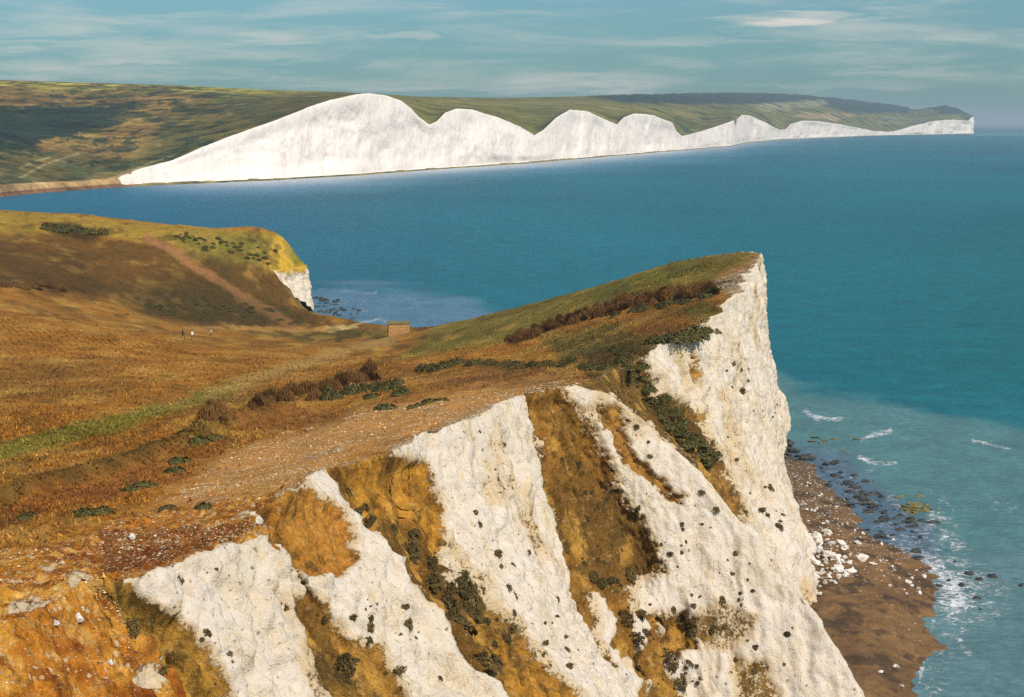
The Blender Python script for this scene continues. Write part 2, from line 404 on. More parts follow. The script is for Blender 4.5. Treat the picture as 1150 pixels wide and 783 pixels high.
# ---- relief
Nn = grid_normals(G)
if Nn[nr // 2, 20, 2] < 0: Nn = -Nn
amp = np.where(isface, 0.45 + 0.55 * sstep(0, 0.10, VG), 0.10 + 0.35 * np.exp(-DE / 1.5))
far_att = np.interp(G[..., 1], [60, 300, 500], [1, 1.2, 1.5])
backs = np.interp(SG, [16, 17, 26, 26.5, 28, 28.5], [1, .4, .4, .8, .8, .4]); amp = amp * backs * np.where(isface, np.interp(SG, [9, 9.4, 10.6, 11.2], [1, .55, .55, 1]), 1)
amp2k = np.where(isface, np.interp(SG, [9, 9.4, 10.6, 11.2], [1, .6, .6, 1]), 1)
d1 = fbm(G * np.array([0.22, 0.22, 0.16]), 4, 21)
d2 = fbm(G * np.array([0.8, 0.8, 0.55]), 4, 31)
rid = 1 - np.abs(fbm(G * np.array([0.42, 0.42, 0.05]) + d1[..., None] * 0.4, 4, 41)) * 2
d3 = 1 - 2 * np.abs(fbm(G * np.array([1.1, 1.1, 0.7]) + 9.1, 4, 47, 0.6))
disp = amp * far_att * (d1 * 0.6 + d2 * 0.36 + (rid - 0.5) * np.where(isface, 0.75, 0.1) + (d3 - .4) * np.where(isface, .22, .12))
amp2 = np.where(isface, 1.0, 0.55)
disp += amp2 * amp2k * fbm(G * 2.4, 3, 51, .6) * 0.15
G0 = G.copy()
G = G + Nn * disp[..., None]
# low hummocks of turf on the downs
G[..., 2] += np.where(isface, 0, 1) * np.minimum(DE / 4, 1) * (fbm(G0 * np.array([0.09, 0.05, 0]), 4, 61) * 0.8 + fbm(G0 * np.array([0.5, 0.5, 0]), 3, 66) * 0.18)
gx, gy = proj(G0)
hol = sstep(-3, 4, sdf(gx, gy, [(-120, 600), (0, 559), (200, 494), (290, 458), (345, 447), (405, 451), (380, 480), (290, 494), (205, 536), (60, 573), (-120, 640)]))
G[..., 2] -= np.where(isface, 0, hol) * np.minimum(DE / 4, 1) * 0.75
G[..., 2] += np.where(isface, 0, sstep(5, 0, ldist(gx, gy, [(-60, 576), (0, 555), (110, 519), (200, 490), (290, 454)]))) * .3
nearl = np.where(SG < 5.5, 1, 0) * sstep(1.0, 0.0, np.where(isface, 0, DE - 10) / 10)
G = G + Nn * (nearl * (fbm(G0 * 1.3, 4, 141, .62) * .30 + np.abs(fbm(G0 * .6, 3, 142)) * .4))[..., None]
qx = gx + 5.0 * fbm(G0 * 0.35, 3, 71); qy = gy + 4.0 * fbm(G0 * 0.35, 3, 72)

# ---- what the ground is made of
col = np.zeros((nr, nc, 3)); chalk = np.zeros((nr, nc)); speck = np.zeros((nr, nc))
pl = ~isface
def paint(mask, wgt, c):
    wgt = np.where(mask, wgt, 0)[..., None]
    col[:] = col * (1 - wgt) + np.asarray(c) * wgt
def zone(mask, poly, c, soft=5, k=1.0):
    paint(mask, k * sstep(-soft, soft, sdf(qx, qy, poly)), c)
def band(mask, ln, wd, c, k=1.0):
    paint(mask, k * sstep(wd * 0.5 + 2.5, wd * 0.5 - 2.5, ldist(qx, qy, ln)), c)
K_ = 0.86
def c_(r, g, b): return lin(r, g, b, K_)
big = fbm(G0 * np.array([0.05, 0.03, 0.0]), 4, 81)
mid = fbm(G0 * np.array([0.25, 0.12, 0.0]), 4, 82)
col[:] = c_(168, 112, 43)
paint(pl, sstep(-0.1, 0.5, big + mid * 0.5), c_(146, 100, 44))
paint(pl, sstep(0.15, 0.5, mid), c_(180, 134, 60))
paint(pl, sstep(0.25, 0.6, -mid) * 0.7, c_(118, 80, 32))
zone(pl, [(-300, 215), (0, 235), (150, 247), (325, 262), (305, 285), (200, 277), (100, 264), (0, 262), (-300, 262)], c_(166, 132, 50), 6)
zone(pl, [(-300, 262), (0, 262), (100, 264), (200, 277), (305, 300), (352, 348), (395, 372), (230, 367), (160, 352), (100, 332), (0, 303), (-300, 290)], c_(112, 78, 34), 5)
zone(pl, [(-300, 300), (0, 306), (50, 312), (110, 328), (60, 332), (0, 320), (-300, 320)], c_(70, 52, 30), 8, 0.8)
zone(pl, [(150, 332), (200, 318), (262, 322), (352, 362), (230, 367), (165, 353)], c_(76, 64, 34), 8, 0.8)
zone(pl, [(55, 270), (90, 280), (125, 325), (95, 325), (60, 300)], c_(86, 62, 30), 10, 0.8)
zone(pl, [(190, 262), (305, 266), (312, 292), (285, 302), (222, 290)], c_(112, 108, 46), 8, 0.8)
zone(pl, [(215, 285), (300, 302), (345, 345), (300, 330), (240, 305)], c_(96, 70, 34), 7, 0.8)
zone(pl, [(45, 250), (90, 251), (122, 263), (100, 270), (60, 262)], c_(58, 42, 24), 4, 0.9)
band(pl, [(165, 268), (215, 295), (270, 330), (330, 368)], 9, c_(146, 98, 52), 0.8)
zone(pl, [(309, 266), (322, 263), (348, 300), (306, 307), (300, 300)], c_(206, 164, 52), 4)
zone(pl, [(322, 272), (345, 296), (332, 300), (318, 284)], c_(122, 122, 48), 4, 0.8)
zone(pl, [(270, 373), (440, 369), (440, 380), (350, 384)], c_(84, 76, 36), 4, 0.9)
band(pl, [(190, 369.5), (300, 369.5), (365, 369.5)], 2.5, c_(180, 128, 62), 0.8)
band(pl, [(365, 369), (402, 366)], 5, c_(214, 180, 112))
band(pl, [(-60, 527), (0, 506), (110, 482), (190, 460), (260, 436)], 17, c_(122, 114, 44), 0.6)
band(pl, [(190, 458), (300, 424), (385, 398)], 13, c_(172, 124, 66), 0.7)
band(pl, [(215, 445), (330, 415)], 6, c_(118, 104, 44), 0.5)
band(pl, [(-60, 578), (0, 556), (110, 520), (200, 491), (290, 457), (380, 430)], 9, c_(98, 76, 34), 0.85)
band(pl, [(180, 470), (330, 440), (420, 410), (520, 380)], 6, c_(120, 92, 40), 0.6)
zone(pl, [(-100, 590), (0, 560), (200, 495), (268, 492), (210, 535), (60, 572), (-100, 620)], c_(148, 94, 40), 6)
zone(pl, [(262, 464), (330, 448), (400, 452), (372, 478), (292, 492)], c_(150, 98, 44), 5)
zone(pl, [(460, 424), (560, 408), (670, 412), (700, 428), (640, 438), (480, 436)], c_(150, 102, 50), 5)
zone(pl, [(490, 360), (600, 332), (700, 304), (820, 268), (845, 285), (800, 318), (640, 352), (572, 384), (450, 404)], c_(126, 114, 48), 8, 0.9)
zone(pl, [(640, 336), (760, 297), (820, 280), (780, 305), (680, 335)], c_(108, 106, 44), 6, 0.7)
zone(pl, [(600, 382), (700, 364), (790, 340), (812, 352), (800, 385), (740, 402), (690, 398), (640, 404)], c_(98, 88, 40), 6, 0.9)
zone(pl, [(690, 366), (760, 352), (790, 365), (740, 384)], c_(150, 96, 42), 5, 0.7)
zone(pl, [(655, 400), (700, 385), (735, 398), (705, 418), (660, 428)], c_(82, 70, 34), 5, 0.9)
band(pl, [(575, 383), (640, 358), (720, 338), (792, 326), (830, 318)], 12, c_(76, 52, 28), 0.95)
band(pl, [(470, 416), (520, 406), (560, 409), (640, 408), (690, 412)], 6, c_(74, 64, 32), 0.9)
ms = fbm(G0 * np.array([.18, .10, .18]), 5, 131, .62)
paint(pl, sstep(.05, .4, ms) * .4, c_(196, 150, 70)); paint(pl, sstep(.05, .4, -ms) * .38, c_(92, 68, 32)); paint(pl & (G0[..., 1] > 330), sstep(.12, .4, fbm(G0 * np.array([.3, .12, .3]), 4, 133, .6)) * .6, c_(78, 66, 32))
paint(pl, sstep(7, 2, ldist(qx, qy, [(165, 266), (215, 295), (270, 330), (332, 369)])) * .8, c_(160, 112, 68))
paint(pl, sstep(3, 1, ldist(qx, qy, [(205, 369.5), (300, 369.5), (365, 369)])) * .8, c_(184, 136, 72))
zone(pl, [(120, 318), (200, 300), (262, 322), (345, 364), (230, 368), (150, 352)], c_(72, 58, 30), 14, .6)
zone(pl, [(-300, 270), (0, 272), (95, 300), (130, 335), (60, 330), (0, 318), (-300, 300)], c_(84, 62, 30), 14, .55)
band(pl, [(-60, 527), (0, 506), (110, 482), (190, 460), (260, 436)], 12, c_(126, 120, 46), 0.6)
band(pl, [(-60, 540), (0, 522), (110, 497), (200, 470), (300, 437)], 4, c_(104, 76, 36), 0.6)
band(pl, [(235, 442), (320, 416), (400, 391), (440, 381)], 9, c_(184, 146, 84), .55)
band(pl, [(235, 450), (330, 421), (420, 394)], 3, c_(110, 88, 42), .5)
ns0 = 8 * fbm(G0 * np.array([.5, .25, .5]), 4, 103, .62)
gpoly = [(150, 585), (250, 512), (400, 466), (560, 438), (592, 446), (430, 505), (300, 556), (220, 605)]
gz = sstep(-20, 16, sdf(qx, qy, gpoly) + 2.0 * ns0); paint(pl, gz * 0.9, c_(202, 142, 74)); speck = np.maximum(speck, np.where(pl, gz * 0.68, 0))
opoly = [(-100, 625), (60, 612), (150, 575), (300, 560), (320, 590), (300, 610), (120, 662), (190, 790), (-100, 790)]
oz = sstep(-14, 14, sdf(qx, qy, opoly)); lows = SG < 4.2
paint(pl | lows, np.where(pl, oz, 1.0), c_(186, 116, 36)); speck = np.maximum(speck, oz * 0.5)
rn = fbm(G0 * 0.45, 4, 91)
paint((oz > 0.1) | (lows & isface), sstep(0.05, 0.35, rn) * 0.85 * np.maximum(oz, isface), c_(142, 76, 28))
paint((oz > 0.1), sstep(0.08, 0.4, -rn) * 0.7, c_(214, 152, 58)); rn2 = fbm(G0 * 1.4, 4, 92, .6); paint((oz > .1) | (lows & isface), sstep(.1, .3, rn2) * .6 * np.maximum(oz, isface), c_(110, 58, 24)); paint((oz > .1), sstep(.12, .35, -rn2) * .6 * oz, c_(226, 176, 96))
zone(pl, [(110, 598), (290, 588), (235, 622), (115, 652)], c_(126, 70, 30), 6, 0.85)
speck = np.maximum(speck, np.where(pl, sstep(-6, 6, sdf(qx, qy, [(110, 592), (300, 580), (300, 605), (120, 655)])) * 0.75, 0))
for pp in ([(4, 697), (14, 680), (35, 671), (62, 676), (48, 686), (20, 693)], [(44, 648), (60, 643), (66, 649), (50, 655)], [(68, 652), (95, 645), (112, 655), (80, 662)]):
    chalk = np.maximum(chalk, np.where(pl | lows, 0.62 * sstep(-5, 4, sdf(gx, gy, pp)), 0))
# chalk faces
f = isface
chalk = np.where(f & (SG >= 3.0), 1.0, chalk)
ns_ = 9 * fbm(G0 * 0.75, 4, 101, .6) + 6 * fbm(G0 * 2.3, 3, 102, .6)
def soil(lo, hi, poly, c, soft=13, k=1.0, nk=1.0):
    global chalk
    m = f & (SG >= lo) & (SG <= hi)
    sd_ = sdf(qx * nk + gx * (1 - nk), qy * nk + gy * (1 - nk), poly) + ns_ * nk; g = np.where(m, sstep(-soft, soft, sd_), 0) * k
    chalk = chalk * (1 - g)
    paint(m, np.where(g > 0.005, sstep(-soft - 6, -soft + 2, sd_), 0), c)
def dark(lo, hi, poly, c, soft=5, k=0.9):
    m = f & (SG >= lo) & (SG <= hi)
    paint(m, k * sstep(-soft - 3, soft + 3, sdf(qx, qy, poly) + 1.3 * ns_), c)
col[f & (SG >= 3)] = c_(170, 116, 44)
chalk = np.where(f & (SG < 3.0), 0.0, chalk)
chalk = np.maximum(chalk, np.where(f & (SG < 3.2), 0.75 * sstep(-5, 4, sdf(gx, gy, [(142, 775), (150, 752), (178, 742), (182, 775)])), 0))
soil(2.6, 4, [(105, 655), (128, 656), (165, 672), (205, 698), (262, 790), (170, 790), (140, 725)], c_(168, 124, 50), 7)
dark(2.6, 4, [(108, 668), (130, 680), (165, 730), (182, 775), (172, 775), (140, 728)], c_(112, 72, 28))
soil(4, 6, [(285, 562), (320, 554), (348, 552), (378, 572), (396, 606), (398, 632), (380, 648), (335, 642), (300, 604)], c_(184, 124, 50), 5, 1.0, .35)
soil(4, 6, [(325, 640), (350, 655), (372, 690), (395, 715), (430, 730), (455, 790), (365, 790), (335, 690)], c_(158, 114, 50), 7, 0.85)
dark(4, 6, [(335, 660), (352, 680), (380, 720), (400, 775), (375, 775), (345, 700)], c_(92, 66, 30), 6, 0.8)
soil(6, 8, [(362, 524), (425, 506), (482, 520), (500, 580), (508, 650), (560, 690), (655, 790), (545, 790), (482, 676), (450, 640), (416, 596), (392, 566)], c_(184, 128, 46), 8, 1.0, .5)
dark(6, 8, [(372, 530), (392, 552), (412, 590), (400, 596), (380, 560)], c_(92, 60, 26), 4)
dark(6, 8, [(420, 582), (470, 578), (505, 625), (560, 690), (580, 775), (548, 775), (470, 665)], c_(92, 64, 30), 7, 0.85)
soil(8, 10.2, [(586, 438), (632, 438), (665, 485), (705, 565), (738, 632), (715, 655), (700, 660), (706, 690), (780, 695), (790, 790), (692, 790), (650, 690), (620, 600), (605, 500)], c_(146, 102, 42))
dark(8, 10.2, [(640, 520), (690, 560), (735, 632), (690, 660), (650, 640), (620, 570)], c_(108, 76, 34), 12, 0.7)
gap = fbm(G0 * 0.3, 3, 95)
mm = f & (SG > 8) & (SG < 10.2); low = sstep(-10, 10, sdf(qx, qy, [(660, 655), (800, 680), (800, 800), (690, 800)])) * sstep(0.0, 0.3, gap)
chalk = np.where(mm, np.maximum(chalk, low), chalk)
soil(10, 12.6, [(600, 430), (660, 405), (725, 402), (742, 440), (785, 462), (805, 515), (836, 586), (822, 590), (795, 545), (745, 488), (690, 446)], c_(118, 88, 42))
dark(10, 12.6, [(735, 455), (790, 465), (800, 520), (790, 530), (760, 490)], c_(78, 56, 28), 6, 0.8)
dark(10, 12.6, [(785, 525), (810, 530), (836, 588), (815, 590)], c_(176, 126, 62), 5)
soil(12, 14, [(770, 395), (778, 392), (785, 420), (780, 428)], c_(170, 124, 60), 4, 0.8)
soil(12, 16, [(800, 440), (815, 432), (830, 480), (845, 540), (835, 545), (815, 490)], c_(186, 138, 84), 6, 0.35)
soil(9.0, 10.6, [(770, 690), (800, 672), (850, 690), (842, 722), (800, 735)], c_(138, 104, 50), 9, .5)
soil(9.0, 10.6, [(820, 735), (860, 740), (880, 790), (830, 790)], c_(140, 106, 50), 9, .55)
soil(8.4, 10.4, [(690, 560), (722, 585), (745, 640), (725, 650)], c_(118, 86, 40), 9, .8)
soil(12, 15, [(770, 440), (790, 470), (800, 520), (785, 500)], c_(150, 110, 56), 7, .6)
soil(6.8, 8, [(510, 610), (540, 650), (590, 740), (560, 700)], c_(150, 110, 52), 9, .7)
soil(9.4, 10.3, [(672, 460), (690, 455), (712, 500), (735, 530), (770, 560), (762, 566), (725, 540), (700, 515)], c_(170, 120, 56), 4, 0.8)
fs_ = fbm(G0 * np.array([.5, .5, .25]), 5, 111, .6); fs2 = fbm(G0 * 1.1, 4, 112, .6)
paint(f & (SG > 3), sstep(.02, .35, fs_) * .65, c_(200, 148, 66)); paint(f & (SG > 3), sstep(.05, .35, -fs_) * .6, c_(112, 78, 34))
paint(f & (SG > 3), sstep(.12, .35, fs2) * .7, c_(78, 62, 32))
chalk = np.where(f & (chalk > .6), chalk - .42 * sstep(.12, .5, fbm(G0 * np.array([.22, .22, .12]), 4, 113)), chalk)
speck = np.where(f & (SG > 3), .22, speck)
chalk = np.where(f & (SG > 17) & (SG < 26), 0.15, chalk)
col[f & (SG > 17) & (SG < 26)] = c_(120, 96, 50)
# chalk showing through the turf at the rim, and the white scar on the point
rim = np.where(pl & (SG > 3.2) & (SG < 17), sstep(2.2, 0.1, DE) * (0.42 + .25 * np.clip(fbm(G0 * .5, 3, 120) * 2, -1, 1)), 0)
chalk = np.maximum(chalk, rim)
for pp in ([(815, 276), (830, 276), (828, 282), (805, 286)], [(735, 398), (760, 388), (790, 372), (800, 385), (770, 398)], [(800, 322), (835, 300), (846, 300), (850, 330), (820, 335)], [(838, 296), (856, 284), (856, 292), (846, 300)], [(325, 541), (362, 527), (372, 533), (330, 548)], [(430, 500), (520, 466), (590, 446), (600, 452), (520, 480), (440, 510)], [(590, 437), (640, 432), (690, 440), (650, 446)], [(340, 512), (380, 500), (392, 508), (350, 520)]):
    chalk = np.maximum(chalk, np.where(pl, 0.50 * sstep(-9, 5, sdf(qx, qy, pp) + .7 * ns_), 0)); speck = np.maximum(speck, np.where(pl, .6 * sstep(-14, 2, sdf(qx, qy, pp)), 0))
chalk = np.where(f & (SG > 25.7) & (SG < 28.5), 1.0, chalk)
soil(25.7, 28.6, [(300, 298), (345, 296), (346, 302), (312, 308)], c_(206, 160, 60), 2)
G = G + Nn * np.where(isface & (SG > 3) & (SG < 17), np.clip(chalk - .75, -.75, 0) * 1.25 * sstep(0, .05, VG), 0)[..., None]
me = mesh_np('headland', G, grid_faces(nr, nc, True), col, {'chalk': chalk, 'speck': speck})
headland = tag(link('headland', me, M_HEAD), kind='structure')

# ---- lookup: the first surface along a sighting, as index into the grid
Gf = G.reshape(-1, 3); ax_, ay_ = proj(Gf); Nf = grid_normals(G).reshape(-1, 3)
if Nf[:, 2].mean() < 0: Nf = -Nf
ok = (ax_ > -40) & (ax_ < 1190) & (ay_ > 200) & (ay_ < 830)
idx = np.nonzero(ok)[0]
cell = ((ay_[idx] / 2).astype(int)) * 700 + ((ax_[idx] + 40) / 2).astype(int)
o_ = np.argsort(-Gf[idx, 1]); ZB = np.full(700 * 500, -1, np.int64); ZB[cell[o_]] = idx[o_]
def hit(px, py):
    best = None
    cx, cy = int((px + 40) / 2), int(py / 2)
    for r in range(0, 5):
        for yy in range(cy - r, cy + r + 1):
            for xx in range(cx - r, cx + r + 1):
                k = ZB[yy * 700 + xx]
                if k >= 0 and (best is None or (ax_[k] - px) ** 2 + (ay_[k] - py) ** 2 < best[0]): best = ((ax_[k] - px) ** 2 + (ay_[k] - py) ** 2, k)
        if best: break
    return best[1] if best else None
vis = np.zeros(len(Gf), bool)
zdep = np.full(700 * 500, 1e9); kk = ZB >= 0; zdep[kk] = Gf[ZB[kk], 1]
vis[idx] = Gf[idx, 1] < zdep[cell] + 1.5

# ------------------------------------------------------------------ beach below the near cliffs
SHORE = [(-10, 20), (8, 60), (20, 100), (30, 140), (36.4, 162.8), (41.9, 181), (44, 187.8), (47, 200.5), (47.2, 210.7), (45.2, 224.4), (44.7, 246), (44, 271), (43, 281), (40, 300)]
ys = np.linspace(40, 300, 900)
sx = np.interp(ys, [q[1] for q in SHORE], [q[0] for q in SHORE]) + 0.6 * fbm(np.c_[ys * 0.25, ys * 0, ys * 0], 4, 5)
inl = np.linspace(-22, 26, 330)
BX = sx[:, None] + inl[None]; BY = np.repeat(ys[:, None], len(inl), 1)
BZ = np.interp(inl, [-22, -12, -6, 0, 6, 26], [-2.5, 0.9, 1.0, 0.0, -0.7, -2.2])[None] + 0 * BX
Bp = np.stack([BX, BY, BZ], -1)
BZ = BZ + fbm(Bp * np.array([0.35, 0.2, 0]), 4, 15) * 0.22 + fbm(Bp * np.array([1.6, 1.6, 0]), 3, 16) * 0.07
Bp[..., 2] = BZ
bx, by = proj(Bp)
bcol = np.zeros(Bp.shape); bcol[:] = c_(132, 98, 58)
bn = fbm(Bp * np.array([0.22, 0.12, 0]), 4, 17)
def bpaint(wg, c): bcol[:] = bcol * (1 - wg[..., None]) + np.asarray(c) * wg[..., None]
bpaint(sstep(0.0, 0.4, bn) * 0.7, c_(108, 78, 46))
bpaint(sstep(640, 520, by) * 0.7, c_(100, 80, 58))
bpaint(sstep(3, 10, np.repeat(inl[None], len(ys), 0)), c_(90, 84, 66))
bpaint(sstep(.08, .3, fbm(Bp * np.array([.55, .32, 0]), 4, 18, .6)) * sstep(8, 2, np.repeat(inl[None], len(ys), 0)) * .8, c_(74, 56, 38))  # dark blotches: beach shadows painted into the colour, mixed with weed and wet
bspk = sstep(680, 600, by)
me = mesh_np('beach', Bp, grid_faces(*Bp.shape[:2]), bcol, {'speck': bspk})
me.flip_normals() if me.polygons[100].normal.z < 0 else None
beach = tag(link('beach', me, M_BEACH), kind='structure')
def beach_z(x, y):
    s_ = np.interp(y, ys, sx); return float(np.interp(x - s_, [-22, -12, -6, 0, 6, 26], [-2.5, 0.9, 1.0, 0.0, -0.7, -2.2]))

# ------------------------------------------------------------------ far coast
WL = [(-260, 232), (-100, 228), (0, 221.5), (52, 216), (150, 209.5), (209, 207), (300, 203), (400, 197), (470, 192), (600, 183), (700, 174.5), (765, 169), (800, 166), (822, 164.5), (827, 163), (840, 160), (880, 157), (920, 155), (985, 152.5), (1040, 151.3), (1094, 150.3)]
TOP = [(-260, 215), (-100, 212), (0, 208.5), (60, 206), (118, 203.5), (132, 200), (156, 191), (195, 181), (226, 167), (261, 153), (313, 134), (348, 120), (369, 113), (400, 106.5), (412, 105), (432, 107), (450, 113), (462, 122), (470, 131), (482, 140), (490, 137), (500, 127), (512, 122.5), (530, 123.5), (560, 132), (585, 143), (600, 152), (610, 146), (625, 132), (640, 123.5), (660, 125), (675, 132), (693, 140), (700, 132.5), (712, 128), (735, 130), (755, 138), (760, 148), (766, 153), (790, 147), (815, 139), (824, 137), (826, 143), (828, 136), (833, 129.5), (842, 130), (860, 138), (876, 146.5), (882, 146), (888, 140), (900, 136), (920, 136.5), (950, 141), (980, 147), (1000, 148.2), (1008, 147), (1030, 140), (1050, 136), (1070, 134.5), (1087, 136), (1091, 131.5), (1094, 131.5)]
SKY = [(-260, 84), (0, 90), (100, 93), (200, 96), (300, 101), (380, 103.2), (440, 106.5), (470, 108.5), (560, 110), (640, 108.5), (700, 107), (780, 105), (830, 104), (900, 107), (960, 113), (1000, 117.5), (1020, 121), (1024, 124), (1040, 122), (1062, 118.5), (1075, 122), (1090, 129), (1094, 131)]
SKD = [(-260, 2500), (0, 2450), (300, 2550), (430, 2700), (470, 3400), (640, 4300), (700, 5600), (830, 7600), (960, 9300), (1024, 9400), (1094, 8760)]
pxs = np.arange(-260, 1094.01, 0.8)
ip = lambda T: np.interp(pxs, [q[0] for q in T], [q[1] for q in T])
fy = fbm(np.c_[pxs * 0.05, pxs * 0, pxs * 0], 4, 3)
wl = ip(WL); d0 = H * F / (wl - PY0)
d0 = d0 * (1 + 0.006 * fbm(np.c_[pxs * 0.025, pxs * 0, pxs * 0], 4, 23))
top = ip(TOP) + 0.5 * fbm(np.c_[pxs * 0.25, pxs * 0, pxs * 0], 3, 8) * sstep(1090, 1060, pxs); sky = ip(SKY) - sstep(640, 700, pxs) * sstep(1088, 1070, pxs) * (.5 + .9 * fbm(np.c_[pxs * 0.16, pxs * 0, pxs * 0], 4, 29));  dS = np.maximum(ip(SKD), d0 * 1.02)
topL = np.interp(pxs, [q[0] for q in TOP if not 821 < q[0] < 829], [q[1] for q in TOP if not 821 < q[0] < 829])
NC, NL = 46, 150
colsP = []
hgt = H - (top - PY0) * d0 / F
lean = np.clip(0.30 * hgt, 3, 30)
dT = d0 + lean + 10
shelf = d0 + 8
for j in range(NC):
    t = j / (NC - 1)
    if j == 0: d = d0 - 30; z = d * 0 - 2.0
    elif j <= 3: d = d0 - 4 + 4.0 * j; z = np.full_like(d, [0, -0.5, 0.8, 2.0][j])
    else:
        t = (j - 3) / (NC - 4)
        zt = H - (top - PY0) * dT / F
        d = d0 + 8 + (dT - d0 - 8) * t ** 1.3; z = 2.0 + (zt - 2.0) * t
    colsP.append(np.stack([(pxs - PX0) / F * d, d, z], -1))
def blur(a, s):
    if s < 0.5: return a
    r = int(3 * s); k = np.exp(-0.5 * (np.arange(-r, r + 1) / s) ** 2); k /= k.sum()
    return np.convolve(np.pad(a, r, mode='edge'), k, 'valid')
for j in range(1, NL + 1):
    t = j / NL
    d = dT * (np.maximum(dS, dT * 1.02) / dT) ** t
    tb = blur(topL, 4 + 56 * min(t * 1.6, 1))
    tb = np.where(pxs > 1060, topL, tb); tb = topL * (1 - min(t * 12, 1)) + tb * min(t * 12, 1)
    g = 1 - (1 - t) ** 1.5
    py = tb * (1 - g) + sky * g
    py = np.maximum(py, sky)
    colsP.append(np.stack([(pxs - PX0) / F * d, d, H - (py - PY0) * d / F], -1))
last = colsP[-1]
for k, dz in ((1.05, -15), (1.15, -60), (1.3, -200)):
    colsP.append(np.stack([last[:, 0] * k, last[:, 1] * k, last[:, 2] + dz], -1))
FG = np.stack(colsP, 1)
nfr, nfc = FG.shape[:2]
jj = np.arange(nfc)[None] + np.zeros((nfr, 1)); PXG = pxs[:, None] + np.zeros((1, nfc))
Fn = fbm(FG * np.array([0.010, 0.006, 0.008]), 4, 33)
Fn2 = fbm(FG * np.array([0.035, 0.02, 0.035]), 4, 34)
cl = (jj > 3) & (jj < NC - 1)
FG[..., 1] += np.where(cl, Fn * 38 + Fn2 * 15, 0) * sstep(NC - 2, NC - 14, jj) * sstep(3, 12, jj) * np.clip((hgt - 12) / 60, 0, 1)[:, None] * sstep(60, 200, PXG)
land = (jj >= NC) & (jj < NC + NL)
fx, fyy = proj(FG)
FG[..., 2] += np.where(land & (jj < NC + NL - 25), fbm(FG * np.array([0.008, 0.004, 0]), 4, 36) * 3.0, 0)
fx = fx + 4 * fbm(FG * np.array([0.01, 0.005, 0]), 3, 38); fyy = fyy + 1.5 * fbm(FG * np.array([0.01, 0.005, 0]), 3, 39)
fcol = np.zeros(FG.shape); fch = np.zeros(FG.shape[:2])
def fpaint(wg, c): fcol[:] = fcol * (1 - wg[..., None]) + np.asarray(c) * wg[..., None]
def fzone(poly, c, soft=3, k=1.0): fpaint(k * sstep(-soft, soft, sdf(fx, fyy, poly)), c)
hz = fbm(FG * np.array([0.02, 0.008, 0]), 4, 44)
fcol[:] = c_(112, 108, 54)
fzone([(-260, 80), (380, 100), (330, 106), (200, 103), (-260, 98)], c_(172, 158, 70), 4)
fzone([(-260, 100), (230, 106), (250, 130), (200, 165), (100, 190), (-260, 210)], c_(138, 108, 56), 8)
fpaint(sstep(0.05, 0.35, hz) * sstep(260, 190, fx) * 0.8, c_(120, 92, 46))
fzone([(205, 118), (300, 108), (380, 106), (345, 120), (260, 150), (190, 180), (150, 190), (160, 165)], c_(94, 86, 44), 8)
fzone([(-260, 120), (30, 119), (150, 116), (145, 125), (115, 140), (50, 158), (20, 165), (-260, 170)], c_(50, 60, 46), 4, 0.95)
fpaint(sstep(0.2, 0.35, fbm(FG * np.array([0.03, 0.012, 0]), 3, 45)) * sstep(-6, 6, sdf(fx, fyy, [(-260, 98), (240, 98), (230, 135), (150, 165), (-260, 190)])) * 0.85, c_(56, 64, 40))
fzone([(-260, 165), (100, 172), (150, 190), (110, 203), (-260, 215)], c_(96, 88, 50), 5, 0.8)
for ln_ in ([(0, 205), (25, 200), (60, 184), (90, 174)], [(25, 190), (60, 178)], [(150, 192), (170, 184), (200, 174)], [(130, 197), (150, 192)]):
    fpaint(sstep(1.6, 0.3, ldist(fx, fyy, ln_)) * 0.5, c_(186, 166, 120))
fzone([(470, 110), (560, 112), (640, 112), (760, 124), (800, 132), (700, 126), (600, 120), (480, 118)], c_(132, 120, 64), 3, 0.8)
fzone([(640, 104), (960, 104), (1030, 118), (1030, 122), (900, 118), (700, 116)], c_(38, 60, 56), 2, 0.95)
fzone([(840, 118), (925, 112), (930, 118), (860, 126)], c_(150, 146, 104), 2, 0.8)
fzone([(900, 126), (960, 129), (940, 136), (890, 132)], c_(172, 146, 100), 2, 0.9)
fzone([(925, 118), (1022, 119), (1022, 127), (950, 126)], c_(34, 56, 54), 2, 0.95)
fzone([(990, 130), (1040, 133), (1030, 139), (985, 140)], c_(132, 134, 96), 1.5, 0.6)
fzone([(1035, 120), (1062, 117), (1092, 130), (1060, 128)], c_(40, 62, 54), 1.5, 0.95)
fpaint(sstep(0.15, 0.4, hz) * sstep(640, 760, fx) * 0.8, c_(44, 66, 56))
fpaint(sstep(.10, .3, fbm(FG * np.array([.05, .02, 0]), 4, 48, .6)) * sstep(420, 250, fx) * .75, c_(64, 72, 44))
fpaint(sstep(.12, .35, fbm(FG * np.array([.04, .016, 0]) + 7, 4, 49, .6)) * sstep(330, 200, fx) * .25, c_(176, 140, 70))
dz_ = fbm(FG * np.array([.07, .028, 0]) + 3, 4, 50, .65); fpaint(sstep(-2, 2.5, sdf(fx, fyy, [(-260, 122), (30, 120), (150, 117), (140, 128), (110, 142), (50, 160), (20, 166), (-260, 172)]) + 16 * dz_ + 1) * .92, c_(34, 50, 42))
fpaint(sstep(.16, .24, fbm(FG * np.array([.08, .035, 0]) + 11, 4, 55, .6)) * sstep(330, 250, fx) * sstep(200, 185, fyy) * .8, c_(44, 56, 36))
low_coast = (PXG < 150)
fpaint(np.where((jj <= NC) & low_coast, 1.0, 0), c_(186, 150, 100))
fpaint(np.where((jj <= 10) & low_coast, 1.0, 0), c_(132, 96, 66))
cw = np.where((jj > 2) & (jj < NC - 0.5), 1.0, 0) * sstep(118, 190, PXG + 70 * Fn2 + 30 * Fn)
fch = cw
